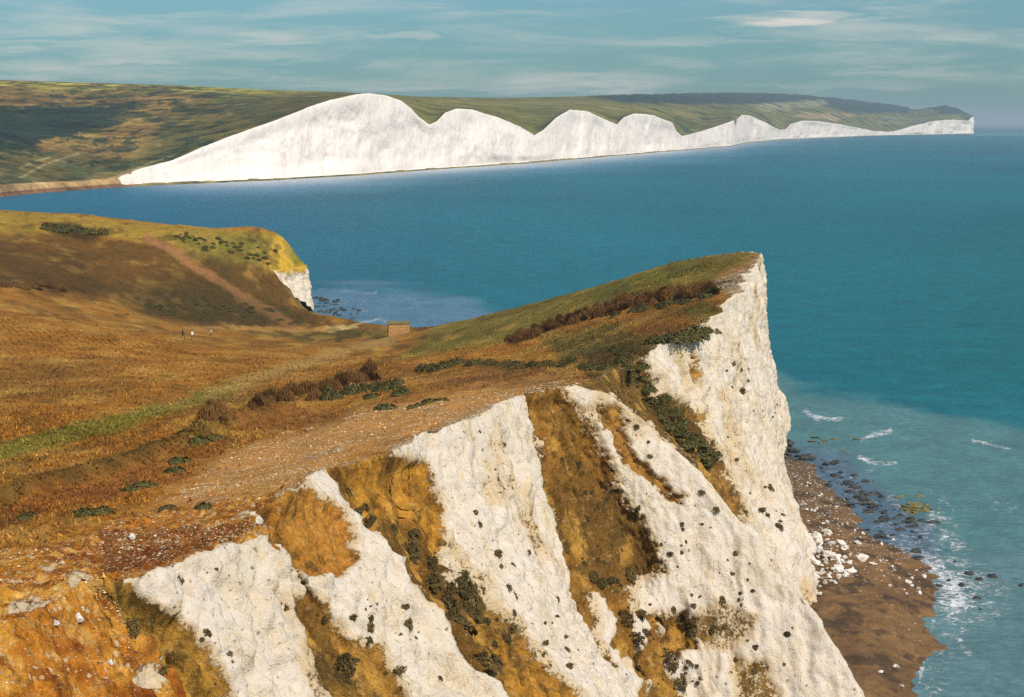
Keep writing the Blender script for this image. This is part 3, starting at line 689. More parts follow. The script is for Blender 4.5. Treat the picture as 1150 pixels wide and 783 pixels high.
notch = sstep(2.2, 0.6, np.abs(PXG - 826)) * (jj > 25) * (jj < NC)
notch = notch * sstep(27, 38, jj + 10 * Fn2) * .45; fpaint(notch, c_(120, 112, 84)); fch = fch * (1 - notch)
fzone([(617, 148), (640, 128), (646, 125), (632, 140), (622, 149)], c_(150, 122, 88), 2, 0.9)
ylw = np.where((jj > 5) & (jj < NC), sstep(3, 1, np.abs(PXG - 410 - 3 * Fn)) * sstep(150, 108, fyy), 0)
ylw = ylw * .6; fch = fch - 0.55 * ylw; fpaint(ylw, c_(190, 160, 90))
base_r = np.where((jj >= 2) & (jj <= 3), 0.6, 0) * sstep(0.02, 0.3, fbm(np.stack([PXG * 0.06, jj * 0.1, jj * 0], -1), 3, 47)) * sstep(120, 180, PXG)
fch = fch * (1 - 0.9 * base_r); fpaint(base_r, c_(140, 124, 88))
me = mesh_np('chalk_coast', FG, grid_faces(nfr, nfc, True), fcol, {'chalk': fch})
far = tag(link('far_coast_hills', me, M_FAR), kind='structure')

# ------------------------------------------------------------------ sea
ang = np.concatenate([np.linspace(-60, -18, 30)[:-1], np.linspace(-18, 18, 900), np.linspace(18, 60, 30)[1:]]) * math.pi / 180
rr = np.concatenate([60 * (420 / 60) ** np.linspace(0, 1, 620)[:-1], 420 * (9000 / 420) ** np.linspace(0, 1, 300)[:-1], 9000 * (60000 / 9000) ** np.linspace(0, 1, 20)])
AX = np.tan(ang)[:, None] * rr[None]; AY = np.repeat(rr[None], len(ang), 0)
SP = np.stack([AX, AY, AX * 0], -1)
near = sstep(600, 200, AY)
SP[..., 2] = near * (fbm(SP * np.array([0.12, 0.22, 0]), 4, 52) * 0.22)
sxp, syp = proj(np.stack([AX, AY, AX * 0], -1))
w3 = fbm(np.stack([AX * 0.05, AY * 0.05, AX * 0], -1), 4, 53)
wfar = fbm(np.stack([AX / AY * 9, np.log(AY) * 9, AX * 0], -1), 4, 54)
qsx = sxp + 14 * wfar; qsy = syp + np.clip(40 * (AY / 250) ** -1, 0, 14) * w3 + 2 * wfar
scol = np.zeros(SP.shape)
def spaint(wg, c): scol[:] = scol * (1 - wg[..., None]) + np.asarray(c) * wg[..., None]
SK = 0.72
def cs(r, g, b): return lin(r, g, b, SK)
scol[:] = cs(12, 112, 124)
spaint(sstep(700, 1150, qsx) * sstep(190, 320, qsy), cs(16, 110, 114))
spaint(sstep(600, 150, qsx) * sstep(150, 230, qsy) * 0.75, cs(26, 106, 134))
spaint(sstep(420, 470, qsy) * sstep(800, 860, sxp) * 0.6, cs(40, 122, 132))
shal = sstep(-8, 9, sdf(qsx, qsy, [(840, 410), (900, 436), (980, 444), (1060, 460), (1160, 486), (1500, 560), (1500, 2500), (300, 2500), (840, 600)]))
spaint(shal * 0.92, cs(96, 138, 136))
spaint(sstep(-14, 14, sdf(qsx, qsy, [(880, 500), (950, 505), (1000, 560), (1050, 590), (1060, 640), (1030, 650), (940, 580), (890, 530)])) * 0.85, cs(94, 114, 134))
spaint(sstep(-20, 20, sdf(qsx, qsy, [(1000, 640), (1160, 600), (1160, 800), (1020, 800)])) * 0.55, cs(112, 142, 146))
bay = sstep(-8, 8, sdf(qsx, qsy, [(330, 330), (380, 318), (470, 328), (560, 345), (500, 390), (330, 390)]))
spaint(bay * 0.75, cs(104, 136, 158))
wly = np.interp(sxp, [q[0] for q in WL], [q[1] for q in WL])
dy_ = syp - wly
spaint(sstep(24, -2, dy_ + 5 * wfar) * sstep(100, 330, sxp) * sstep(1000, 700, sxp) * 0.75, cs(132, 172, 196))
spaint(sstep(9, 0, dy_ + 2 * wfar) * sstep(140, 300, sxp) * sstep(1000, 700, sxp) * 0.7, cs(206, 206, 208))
spaint(sstep(2.0, 0.6, np.abs(syp - 151 - 0.4 * wfar)) * sstep(1080, 1100, sxp) * 0.55, cs(120, 168, 184))
foam = np.zeros(AX.shape)
def fm(line_, wd, k=0.85):
    global foam
    foam = np.maximum(foam, k * np.exp(-(ldist(sxp + 6 * w3, syp + 4 * w3, line_) / wd) ** 2))
for ln_, wd, k in ([[(903, 461), (918, 472)], 5, .8], [[(908, 466), (935, 470), (943, 469)], 4, .9], [[(918, 474), (905, 490)], 2, .6],
    [[(968, 494), (985, 487), (1000, 484)], 4.5, .95], [[(965, 513), (980, 520), (1005, 520)], 4.5, .9], [[(975, 530), (985, 522)], 4, .7],
    [[(1093, 496), (1112, 499), (1135, 505)], 3, .8], [[(1035, 600), (1050, 580), (1070, 590)], 10, .75], [[(1038, 625), (1060, 600), (1075, 612)], 14, .75],
    [[(1050, 650), (1075, 640), (1100, 650)], 14, .7], [[(1050, 690), (1085, 698), (1120, 690)], 10, .65], [[(1085, 702), (1078, 720), (1090, 735)], 6, .75],
    [[(1000, 560), (1030, 590), (1045, 620)], 10, .6], [[(930, 520), (980, 575), (1020, 620)], 16, .52], [[(1050, 660), (1052, 690), (1046, 720), (1030, 775)], 5, .7],
    [[(1030, 760), (1050, 750), (1070, 748)], 4, .5], [[(1055, 575), (1060, 560), (1072, 575)], 5, .6], [[(895, 515), (930, 545)], 6, .5],
    [[(355, 323), (380, 326), (420, 328)], 2.5, .7], [[(400, 362), (425, 357), (440, 364)], 3, .8], [[(375, 338), (420, 336), (480, 338)], 6, .5], [[(395, 350), (410, 348)], 3, .7], [[(418, 326), (421, 326)], 1.5, .95]):
    fm(ln_, wd, k)
shx = np.interp(AY, [q[1] for q in SHORE], [q[0] for q in SHORE])
foam = np.maximum(foam, (0.84 * np.exp(-((AX - shx - 1.0 - 2 * w3) / 2.2) ** 2)) * sstep(235, 205, AY) * np.interp(AY, [160, 182, 192], [.55, .6, 1]) + 0.6 * np.exp(-((AX - shx - 5 - 3 * w3) / 3.5) ** 2) * sstep(250, 215, AY) * np.interp(AY, [160, 182, 192], [.3, .4, 1]))
foam = np.maximum(foam, 0.42 * shal * sstep(0.0, 0.6, w3) * sstep(430, 520, syp))
foam = np.maximum(foam, 0.16 * sstep(0.35, 0.7, w3) * sstep(220, 330, syp))
me = mesh_np('sea', SP, grid_faces(*SP.shape[:2]), scol, {'foam': foam})
me.flip_normals() if me.polygons[100].normal.z < 0 else None
sea = tag(link('sea', me, M_SEA), kind='structure')

# ------------------------------------------------------------------ plants
def leaf_cloud(n, rx, rz, size, seed, flat=0.0, spikes=False):
    r = random.Random(seed); vs, fs = [], []
    for i in range(n):
        th = r.uniform(0, 2 * math.pi); rad = rx * math.sqrt(r.random()) * r.uniform(0.7, 1.1); hmax = rz * max(0.15, (1 - (rad / rx / 1.1) ** 2)) * r.uniform(0.6, 1.25)
        p = Vector((rad * math.cos(th), rad * math.sin(th), hmax * r.random() ** 0.6))
        s = size * r.uniform(0.6, 1.4)
        nrm = Vector((p.x / rx + r.uniform(-.5, .5), p.y / rx + r.uniform(-.5, .5), 0.5 + r.uniform(-.4, .6))).normalized()
        a = nrm.orthogonal().normalized(); a.rotate(Matrix.Rotation(r.uniform(0, 6.28), 3, nrm)); b = nrm.cross(a)
        if spikes:
            up = Vector((r.uniform(-.35, .35), r.uniform(-.35, .35), 1)).normalized(); a = up * 2.2; b = up.orthogonal().normalized() * 0.45
        k = len(vs)
        vs += [p - a * s * .5, p + b * s * .5, p + a * s * .6 + nrm * s * .1, p - b * s * .5]; fs.append((k, k + 1, k + 2, k + 3))
    return mesh_np('foliage', np.array([tuple(q) for q in vs]), np.array(fs), smooth=False)
def stems(seed, rx, h):
    r = random.Random(seed); vs, fs = [], []
    for i in range(7):
        th = r.uniform(0, 6.28); q = Vector((rx * .5 * math.cos(th), rx * .5 * math.sin(th), h * r.uniform(.7, 1.1)))
        k = len(vs)
        for rad, p in ((.05, Vector((q.x * .2, q.y * .2, -.25))), (.02, q)):
            for m in range(4): vs.append(p + Vector((rad * math.cos(m * 1.57), rad * math.sin(m * 1.57), 0)))
        for m in range(4): fs.append((k + m, k + (m + 1) % 4, k + 4 + (m + 1) % 4, k + 4 + m))
    return mesh_np('stem', np.array([tuple(q) for q in vs]), np.array(fs))
M_RED = mat_leaf('heather_brown', lin(108, 76, 40, 0.85), 0.6)
M_DGR = mat_leaf('gorse_green', lin(82, 76, 40, 0.9), 0.6)
M_OLV = mat_leaf('turf_tuft', lin(82, 68, 38, 0.9), 0.6)
M_STEM = mat_leaf('woody_stem', lin(70, 52, 36), 0.2)
variants = {}
def fol(kind, i):
    key = (kind, i % 4)
    if key not in variants:
        s = 100 + i % 4
        me = {'red': lambda: leaf_cloud(420, 1.0, 1.25, 0.20, s, spikes=True), 'green': lambda: leaf_cloud(420, 1.0, 0.85, 0.20, s), 'mat': lambda: leaf_cloud(320, 1.0, 0.4, 0.22, s), 'tuft': lambda: leaf_cloud(170, 1.0, 0.95, 0.30, s)}[kind]()
        me.materials.append({'red': M_RED, 'green': M_DGR, 'mat': M_DGR, 'tuft': M_OLV}[kind]); variants[key] = me
    return variants[key]
stem_me = [stems(s, 1.0, 1.0) for s in (1, 2, 3)]
for m_ in stem_me: m_.materials.append(M_STEM)
def shrub(kind, P, size, label, group, i, with_stem=True, squash=1.0, cat='shrub', name=None):
    root = bpy.data.objects.new(name or {'red': 'heath_shrub', 'green': 'gorse_bush', 'mat': 'low_bush', 'tuft': 'cliff_tuft'}[kind], None)
    COL.objects.link(root); root.location = P; root.rotation_euler = (0, 0, random.uniform(0, 6.28)); root.scale = (size, size * random.uniform(.8, 1.2), size * squash)
    root.empty_display_size = 0.2
    tag(root, label, cat, group)
    link('foliage', fol(kind, i), None, root)
    if with_stem: link('stem', stem_me[i % 3], None, root)
    return root
def jit(a, b, n, jx, jy):
    out = []
    for i in range(n):
        t = (i + random.uniform(0.1, .9)) / n; out.append((a[0] + (b[0] - a[0]) * t + random.uniform(-jx, jx), a[1] + (b[1] - a[1]) * t + random.uniform(-jy, jy)))
    return out
def put_row(pts, kind, size, label, group, sink=0.1, squash=1.0, cat='shrub'):
    for i, (px, py) in enumerate(pts):
        k = hit(px, py)
        if k is None: continue
        sc = size * random.uniform(.7, 1.3)
        shrub(kind, Vector(Gf[k]) - Vector((0, 0, sink * sc)), sc, label, group, random.randrange(12), squash=squash, cat=cat)
# hedge of brown scrub at the edge of the hollow (left of the white face)
put_row(jit((285, 457), (345, 438), 26, 7, 4), 'red', 0.8, 'brown twiggy shrub in the thicket above the rust-coloured hollow', 'brown shrubs above the hollow')
put_row(jit((345, 444), (418, 422), 34, 7, 5), 'red', .95, 'tall brown shrub in the thickest stretch of scrub right of the rust-coloured hollow', 'tall brown shrubs of the thicket')
put_row(jit((360, 448), (455, 434), 22, 8, 4), 'green', 1.0, 'dark green bush at the foot of the brown thicket', 'green bushes below the thicket')
put_row(jit((470, 418), (530, 406), 11, 4, 2), 'green', 1.0, 'dark green bush in the row leading right from the thicket', 'green bushes in the field-edge row')
put_row(jit((530, 406), (690, 412), 22, 5, 2.5), 'green', 0.85, 'low dark bush along the rim of the rust-brown bank above the chalk', 'low bushes along the bank rim', squash=0.7)
put_row(jit((575, 382), (640, 358), 34, 6, 3), 'red', .8, 'brown shrub in the lower end of the dark belt on the headland', 'brown shrubs low on the headland belt')
put_row(jit((640, 360), (720, 339), 44, 6, 4), 'red', .9, 'brown shrub in the middle of the dark belt on the headland', 'brown shrubs mid headland belt')
put_row(jit((720, 341), (800, 326), 42, 6, 4.5), 'red', .95, 'brown shrub at the upper end of the dark belt near the point', 'brown shrubs high on the headland belt')
put_row(jit((700, 352), (800, 330), 18, 8, 4), 'green', 1.2, 'low green bush below the brown belt near the point', 'green bushes under the belt', squash=.6)
put_row(jit((740, 382), (800, 377), 14, 6, 5), 'green', 1.3, 'dark green bush overhanging the white face under the point', 'bushes on the brow of the big face', squash=.7)
put_row(jit((690, 395), (735, 440), 16, 10, 6), 'green', 1.0, 'dark green bush at the head of the green gully', 'bushes at the gully head', squash=.7)
put_row(jit((730, 450), (800, 520), 26, 8, 9), 'green', 0.95, 'dark bush in the green gully beside the big white face', 'bushes down the green gully', squash=.8)
put_row([(233, 470), (245, 465), (250, 472), (238, 463)], 'red', 0.95, 'lone clump of brown scrub left of the rust-coloured hollow', 'brown scrub left of the hollow')
# single low mats on the bare ground
singles = [(222, 497, 1.0, 'square-topped green bush on the bare earth beside the sunken bank'), (240, 492, .9, 'green mat joining the square-topped bush on its right'), (203, 518, .9, 'green bush just below the square-topped bush'),
 (196, 528, .8, 'thin green mat left of the bush below the square-topped one'), (160, 547, .8, 'small green mat halfway between the two lowest bushes on the earth slope'), (148, 551, .6, 'green mat left end of the lower pair on the earth slope'),
 (112, 575, .7, 'dark bush lowest but one on the brown slope at the left'), (92, 577, .7, 'dark bush with a long low spread on the brown slope at the left'), (32, 580, .7, 'dark bush leftmost on the brown slope'), (188, 570, .5, 'small dark tuft right of the long low bush'),
 (229, 569, .5, 'small dark tuft on the gravel rim above the ochre scoop'), (418, 444, .8, 'round green mat on the gravel under the thicket'), (450, 443, 1.0, 'long green mat on the gravel under the thicket'), (434, 458, .9, 'green mat standing alone on the open gravel'),
 (466, 456, .7, 'small green mat left of a pair on the gravel'), (482, 450, .7, 'small green mat right of a pair on the gravel'), (497, 449, .5, 'tiny green mat nearest the white face on the gravel'), (640, 405, .9, 'dark green bush at the right end of the bank rim')]
for i, (px, py, sz, lb) in enumerate(singles):
    k = hit(px, py)
    if k is not None: shrub('mat', Vector(Gf[k]) - Vector((0, 0, .05)), sz * 1.3, lb, None, i, False, 1.0, 'bush')
# dark scrub on the second headland
put_row(jit((48, 254), (115, 262), 16, 8, 3), 'green', 1.7, 'dark bush in the patch on the brow of the far left headland', 'bushes on the left brow', squash=.8)
put_row(jit((150, 345), (340, 355), 60, 12, 11), 'green', .9, 'dark bush on the shaded lower slope of the left headland', 'bushes on the lower left slope', squash=.6)
put_row(jit((0, 318), (90, 328), 14, 10, 4), 'red', 1.4, 'brown bush at the foot of the left slope', 'brown bushes at the left slope foot', squash=.6)
put_row(jit((195, 264), (305, 288), 46, 12, 8), 'green', .8, 'green bush on the upper right of the left headland', 'bushes near the left headland edge', squash=.6)

# tufts on the chalk
def tufts(poly, n, size, label, group, kind='tuft'):
    nm = 'gully_bush' if 'bush ' in label else 'cliff_tuft'
    x0, x1 = min(p[0] for p in poly), max(p[0] for p in poly); y0, y1 = min(p[1] for p in poly), max(p[1] for p in poly)
    c = 0; tries = 0; ccx, ccy = (x0 + x1) / 2, (y0 + y1) / 2
    while c < n and tries < n * 40:
        tries += 1
        if c % 4 == 0 or random.random() < .25: ccx, ccy = random.uniform(x0, x1), random.uniform(y0, y1)
        px, py = ccx + random.gauss(0, 11), ccy + random.gauss(0, 9)
        if sdf(np.array([px]), np.array([py]), poly)[0] < 0: ccx, ccy = random.uniform(x0, x1), random.uniform(y0, y1); continue
        k = hit(px, py)
        if k is None: continue
        nn = Vector(Nf[k]); nn = nn if nn.z > 0 or nn.y < 0 else -nn
        sz = size * .62 * random.choice([.35, .45, .6, .75, 1.0, 1.6])
        root = shrub(kind, Vector(Gf[k]) - nn * 0.05, sz, label, group, random.randrange(12), False, .8, 'bush' if nm == 'gully_bush' else 'tuft', nm)
        q = (nn + Vector((0, 0, .6))).normalized().to_track_quat('Z', 'Y'); root.rotation_mode = 'QUATERNION'; root.rotation_quaternion = q
        root.scale.y *= random.uniform(.6, 1.5); root.scale.z *= random.uniform(.5, 1.1); c += 1
tufts([(640, 450), (690, 450), (800, 560), (890, 690), (940, 770), (800, 770), (740, 650)], 92, .36, 'dark tuft rooted on the broad buttress of chalk at the lower right', 'tufts on the right buttress')
tufts([(500, 560), (610, 600), (640, 690), (680, 770), (600, 770), (520, 660)], 50, .36, 'dark tuft on the lower half of the central white face', 'tufts on the central face')
tufts([(440, 520), (580, 460), (600, 560), (500, 560)], 14, .28, 'dark tuft on the upper half of the central white face', 'tufts high on the central face')
tufts([(420, 640), (540, 770), (390, 770), (380, 690)], 26, .33, 'dark tuft on the white strip left of the ochre gully', 'tufts on the left white strip')
tufts([(180, 650), (300, 620), (360, 770), (240, 770)], 20, .24, 'dark tuft on the nearest white face at the lower left', 'tufts on the nearest face')
tufts([(770, 420), (840, 360), (860, 470), (890, 600), (900, 690), (840, 600)], 46, .5, 'dark tuft on the tall sheer face under the point', 'tufts on the tall face')
tufts([(420, 580), (480, 585), (560, 690), (570, 770), (550, 760), (480, 670)], 44, .8, 'dark bush along the bed of the ochre gully between white ribs', 'bushes in the ochre gully')
tufts([(378, 532), (400, 560), (425, 575), (410, 590)], 12, .6, 'dark bush in the ochre hollow right under the white rib top', 'bushes under the rib top')
tufts([(620, 480), (680, 540), (730, 640), (700, 670), (650, 640)], 40, .6, 'brown bush in the wide brown gully right of the central face', 'bushes in the wide brown gully')
tufts([(690, 670), (780, 690), (790, 770), (700, 770)], 48, .7, 'dark bush in the mottled chalk at the bottom of the brown gully', 'bushes at the gully bottom')
tufts([(345, 670), (400, 730), (420, 770), (380, 770)], 14, .6, 'dark bush in the hollow right of the nearest face', 'bushes in the near hollow')
tufts([(140, 690), (175, 720), (200, 770), (190, 770)], 5, .4, 'dark tuft in the olive gully at the lower left', 'tufts in the olive gully')
tufts([(862, 440), (878, 450), (880, 468), (868, 470)], 4, .6, 'dark tuft on the outer bulge of the sheer face above the sea', 'tufts on the outer bulge')

# grass: one mass of blades over the turf
gm = pl.ravel() & (chalk.ravel() < 0.3) & vis & (Gf[:, 1] < 330) & (Gf[:, 1] > 60)
gi = np.nonzero(gm)[0]
areaw = np.interp(Gf[gi, 1], [60, 330], [1, 1])
colw = 1.0 - 0.97 * np.clip(speck.ravel()[gi] / 0.22, 0, 1)
cellA = (L[:, None] * np.abs(np.gradient(tt))[None]); cellA = np.concatenate([cellA[:, :-1], np.zeros((nr, NV))], 1).ravel()[gi]
pw = cellA * colw * np.where(DE.ravel()[gi] < 1.2, 5.0, 1.0); pw /= pw.sum()
NG = 110000
NG = 150000; sel = np.repeat(RNG.choice(gi, NG // 5, p=pw), 5)
base = Gf[sel] + RNG.normal(0, 0.10, (NG, 3)) * np.array([1, 1, 0])
gh = RNG.uniform(0.06, 0.20, NG) * np.repeat(RNG.choice([.7, .9, 1.0, 1.3, 1.9], NG // 5), 5); th = RNG.uniform(0, 2 * np.pi, NG); gw = RNG.uniform(0.03, 0.10, NG)
lx, ly = RNG.normal(0, .15, NG), RNG.normal(0, .15, NG)
b1 = base + np.c_[np.cos(th) * gw, np.sin(th) * gw, -0.05 + 0 * th]; b2 = base - np.c_[np.cos(th) * gw, np.sin(th) * gw, 0.05 + 0 * th]
tp = base + np.c_[lx, ly, gh]
gv = np.stack([b1, b2, tp], 1).reshape(-1, 3)
gc = np.repeat(col.reshape(-1, 3)[sel] * RNG.uniform(.85, 1.1, (NG, 1)) * np.repeat(RNG.choice([.55, .75, .95, 1.1, 1.35], NG // 5), 5)[:, None], 3, 0)
me = mesh_np('grass', gv, np.arange(NG * 3).reshape(-1, 3), gc, smooth=False)
tag(link('grass', me, M_GRASS), 'dry tawny grass covering the downs behind the cliff edge', 'grass', kind='stuff')

# loose flinty gravel on the bare ground, far too many stones to count
sm = (speck.ravel() > .3) & (pl | lows).ravel() & vis & (Gf[:, 1] > 60) & (Gf[:, 1] < 175)
si = np.nonzero(sm)[0]
fullA = np.concatenate([(L[:, None] * np.abs(np.gradient(tt))[None])[:, :-1], np.full((nr, NV), .12)], 1).ravel()[si]
sw = fullA * speck.ravel()[si] * (.25 + np.clip(fbm(Gf[si] * .5, 3, 151) * 2.5, 0, 1)); sw /= sw.sum()
NSN = 6500; ss_ = RNG.choice(si, NSN, p=sw)
sz_ = RNG.choice([.03, .04, .05, .065, .10], NSN, p=[.3, .3, .2, .15, .05]) * np.interp(Gf[ss_, 1], [70, 150], [.9, 1.3])
oct_ = np.array([(1, 0, 0), (0, 1, 0), (-1, 0, 0), (0, -1, 0), (0, 0, .75), (0, 0, -.6)], float)
yaw = RNG.uniform(0, 6.28, NSN); vx = oct_[None] * RNG.uniform(.6, 1.3, (NSN, 6, 1)) * sz_[:, None, None]
gvx = np.stack([vx[..., 0] * np.cos(yaw)[:, None] - vx[..., 1] * np.sin(yaw)[:, None], vx[..., 0] * np.sin(yaw)[:, None] + vx[..., 1] * np.cos(yaw)[:, None], vx[..., 2]], -1) + (Gf[ss_] + RNG.normal(0, .08, (NSN, 3)) * np.array([1, 1, 0]) + np.array([0, 0, .02]))[:, None]
of = np.array([(0, 1, 4), (1, 2, 4), (2, 3, 4), (3, 0, 4), (1, 0, 5), (2, 1, 5), (3, 2, 5), (0, 3, 5)])
gfc = (np.arange(NSN)[:, None, None] * 6 + of[None]).reshape(-1, 3)
gcl = np.repeat((np.array([.50, .36, .20])[None] * RNG.uniform(.55, 1.25, (NSN, 1))), 6, 0)
tag(link('gravel', mesh_np('gravel', gvx.reshape(-1, 3), gfc, gcl, smooth=False), M_GRASS), 'cream flint gravel strewn over the bare orange earth of the cliff top', 'gravel', kind='stuff')

# ------------------------------------------------------------------ rocks
import bmesh
def rock_mesh(name, seed, sub=3, rough=.35, flat=.7):
    bm = bmesh.new(); bmesh.ops.create_icosphere(bm, subdivisions=sub, radius=1.0)
    P = np.array([v_.co[:] for v_ in bm.verts]); r = random.Random(seed)
    # faceted: clamp by random planes
    for _ in range(16):
        nrm = Vector((r.gauss(0, 1), r.gauss(0, 1), r.gauss(0, 1))).normalized(); dd = r.uniform(.45, .8)
        s_ = P @ np.array(nrm[:]); ov = np.maximum(s_ - dd, 0); P -= ov[:, None] * np.array(nrm[:])[None]
    P *= (1 + rough * 0.7 * fbm(P * 2.2 + seed * 3.1, 3, seed))[:, None]; P[:, 2] *= flat
    for v_, p in zip(bm.verts, P): v_.co = p
    me = bpy.data.meshes.new(name); bm.to_mesh(me); bm.free(); return me
M_WHT = mat_rock('fallen_chalk', (.80, .73, .65), (.56, .49, .40), 2.0)
M_DRK = mat_rock('wet_flint_rock', (.018, .018, .018), (.075, .07, .055), 3.0, .45)
M_YEL = mat_rock('weedy_rock', (.26, .20, .05), (.10, .10, .035), 3.0, .7)
RW = [rock_mesh('chalk_boulder', s) for s in range(6)]; RD = [rock_mesh('dark_rock', 20 + s, flat=.55) for s in range(6)]; RY = [rock_mesh('weed_rock', 40 + s, flat=.3) for s in range(4)]
for m_ in RW: m_.materials.append(M_WHT)
for m_ in RD: m_.materials.append(M_DRK)
for m_ in RY: m_.materials.append(M_YEL)
def rock(pool, name, x, y, z, sz, label, cat, group=None):
    o = link(name, random.choice(pool), None); o.location = (x, y, z); o.rotation_euler = (random.uniform(-.3, .3), random.uniform(-.3, .3), random.uniform(0, 6.28))
    o.scale = (sz * random.uniform(.8, 1.3), sz * random.uniform(.8, 1.2), sz * random.uniform(.75, 1.2))
    return tag(o, label, cat, group)
def on_beach(px, py):
    z = 1.0
    for _ in range(4):
        P = U(px, py, z); z = max(beach_z(P[0], P[1]), -0.3)
    return U(px, py, z)
def ingroup(poly):
    x0, x1 = min(p[0] for p in poly), max(p[0] for p in poly); y0, y1 = min(p[1] for p in poly), max(p[1] for p in poly)
    while True:
        px, py = random.uniform(x0, x1), random.uniform(y0, y1)
        if sdf(np.array([px]), np.array([py]), poly)[0] > 0: return px, py
big_white = [(969, 629, 1.25, 'largest white chalk boulder, rounded, at the outer end of the rockfall'), (980, 634, .7, 'small white block touching the largest boulder on its right'), (962, 610, .8, 'pointed white block above the largest boulder'), (955, 642, .9, 'slab of white chalk below and left of the largest boulder'),
 (1020, 655, .75, 'white boulder alone on the brown shingle nearest the surf'), (1033, 667, .5, 'small white triangular stone lower right on the shingle by the surf'), (1038, 648, .6, 'white stone right at the surf edge'), (1003, 608, .5, 'white block in a short row beside the dark rocks'), (990, 612, .5, 'white stone left in the row beside the dark rocks'),
 (1007, 749, .5, 'white stone on the lowest stretch of shingle'), (989, 755, .4, 'white stone left of the one on the lowest shingle'), (1013, 771, .4, 'white stone lowest of all on the shingle'), (1048, 770, .35, 'white stone in the shallows at the bottom')]
for px, py, sz, lb in big_white:
    P = on_beach(px, py); rock(RW, 'chalk_boulder', P[0], P[1], P[2] + .1 * sz, sz * .72, lb, 'boulder')
for i in range(120):
    px, py = ingroup([(905, 596), (935, 600), (962, 625), (960, 650), (935, 655), (915, 680), (904, 675), (902, 640)])
    P = on_beach(px, py); t_ = min(1, max(0, (945 - px) / 40)); rock(RW, 'chalk_block', P[0], P[1], P[2] + .05 + .8 * t_ * random.random(), random.choice([.2, .25, .3, .4, .5, .8]), 'white chalk block in the heap fallen at the foot of the cliff', 'boulder', 'chalk blocks in the rockfall')
for i in range(70):
    px, py = ingroup([(885, 525), (905, 530), (950, 575), (975, 605), (930, 600), (905, 585)])
    P = on_beach(px, py); rock(RW, 'chalk_stone', P[0], P[1], P[2] + .05, random.choice([.12, .15, .2, .3]), 'small white stone strewn on the dark upper beach', 'stone', 'white stones on the upper beach')
for i in range(18):
    px, py = ingroup([(980, 625), (1030, 640), (1045, 660), (1010, 670), (990, 650)])
    P = on_beach(px, py); rock(RW, 'chalk_stone', P[0], P[1], P[2] + .05, random.choice([.18, .25, .35]), 'small white stone on the brown shingle past the rockfall', 'stone', 'white stones on the brown shingle')
for px, py, sz, lb in ((146, 603, .26, 'lone white stone on the dark rusty earth above the nearest white face'), (62, 699, .22, 'white stone left of a pair on the orange earth at the lower left'), (87, 694, .30, 'pale stone with a grey underside right of a pair on the orange earth'), (90, 683, .2, 'small cream stone just above the pale stone on the orange earth'), (123, 745, .2, 'cream stone low on the orange slope near the olive gully')):
    k = hit(px, py)
    if k is not None: rock(RW, 'chalk_stone', Gf[k][0], Gf[k][1], Gf[k][2] + .05, sz, lb, 'stone')
big_dark = [(1030, 619, 1.3, 'big black rock at the corner where beach meets surf'), (985, 603, 1.2, 'black rock at the shingle edge beside the white blocks'), (1096, 672, .9, 'black rock lowest of the cluster out in the surf'), (1100, 651, .9, 'black rock in the middle of the surf cluster'), (1080, 657, .8, 'black rock left of the middle of the surf cluster'), (1115, 647, .9, 'flat dark rock at the outer right of the surf cluster'), (1090, 644, .9, 'flat brown rock topmost in the surf cluster'), (1102, 684, .5, 'small black rock below the surf cluster'), (1065, 652, .5, 'small black rock nearest the shingle in the surf'), (1055, 657, .5, 'black rock on the wet shingle edge in the surf'), (1072, 630, .4, 'small dark rock above the surf cluster'), (1147, 656, .5, 'olive rock at the far right of the surf')]
for px, py, sz, lb in big_dark:
    P = U(px, py, 0.1); rock(RD, 'sea_rock', P[0], P[1], .05, sz * .8, lb, 'rock')
for i in range(170):
    t_ = random.random(); px = 930 + (1030 - 930) * t_ + random.gauss(0, 13); py = 530 + (605 - 530) * t_ + random.gauss(0, 9)
    P = U(px, py, 0.0); rock(RD, 'shore_rock', P[0], P[1], .02, random.choice([.2, .3, .4, .6, .9]), 'dark wet rock in the bluish shallows along the beach', 'rock', 'dark rocks along the shallows')
for i in range(12):
    px, py = ingroup([(872, 495), (905, 492), (912, 520), (885, 522)])
    P = U(px, py, 0.3); rock(RD, 'shore_rock', P[0], P[1], .2, random.choice([.7, 1.0, 1.4]), 'dark weedy rock at the foot of the sheer point', 'rock', 'dark rocks under the point')
for i in range(26):
    px, py = random.choice([ingroup([(1000, 560), (1025, 548), (1045, 570), (1030, 580)]), ingroup([(1012, 568), (1044, 572), (1044, 582), (1010, 578)])])
    P = U(px, py, 0.0); rock(RY, 'weed_rock', P[0], P[1], .0, random.choice([.4, .6, .9]), 'yellow weed-covered rock just awash beyond the dark rocks', 'rock', 'yellow weedy rocks')
for i in range(16):
    px, py = random.choice([ingroup([(912, 490), (938, 491), (938, 498), (912, 498)]), ingroup([(945, 503), (960, 510), (955, 522), (940, 515)]), ingroup([(952, 490), (968, 492), (968, 497), (952, 495)])])
    P = U(px, py, 0.0); rock(RY, 'weed_rock', P[0], P[1], .0, random.choice([.4, .6, .8]), 'olive weed-covered rock awash off the point', 'rock', 'olive weedy rocks off the point')
for i in range(42):
    t_ = random.random(); px = 350 + 48 * t_ + random.gauss(0, 4); py = 338 + 16 * t_ + random.gauss(0, 5)
    P = U(px, py, 0.2); rock(RD, 'reef_rock', P[0], P[1], .05, random.choice([.4, .6, .9, 1.2]), 'rock on the reef under the small cliff in the bay', 'rock', 'rocks on the bay reef')

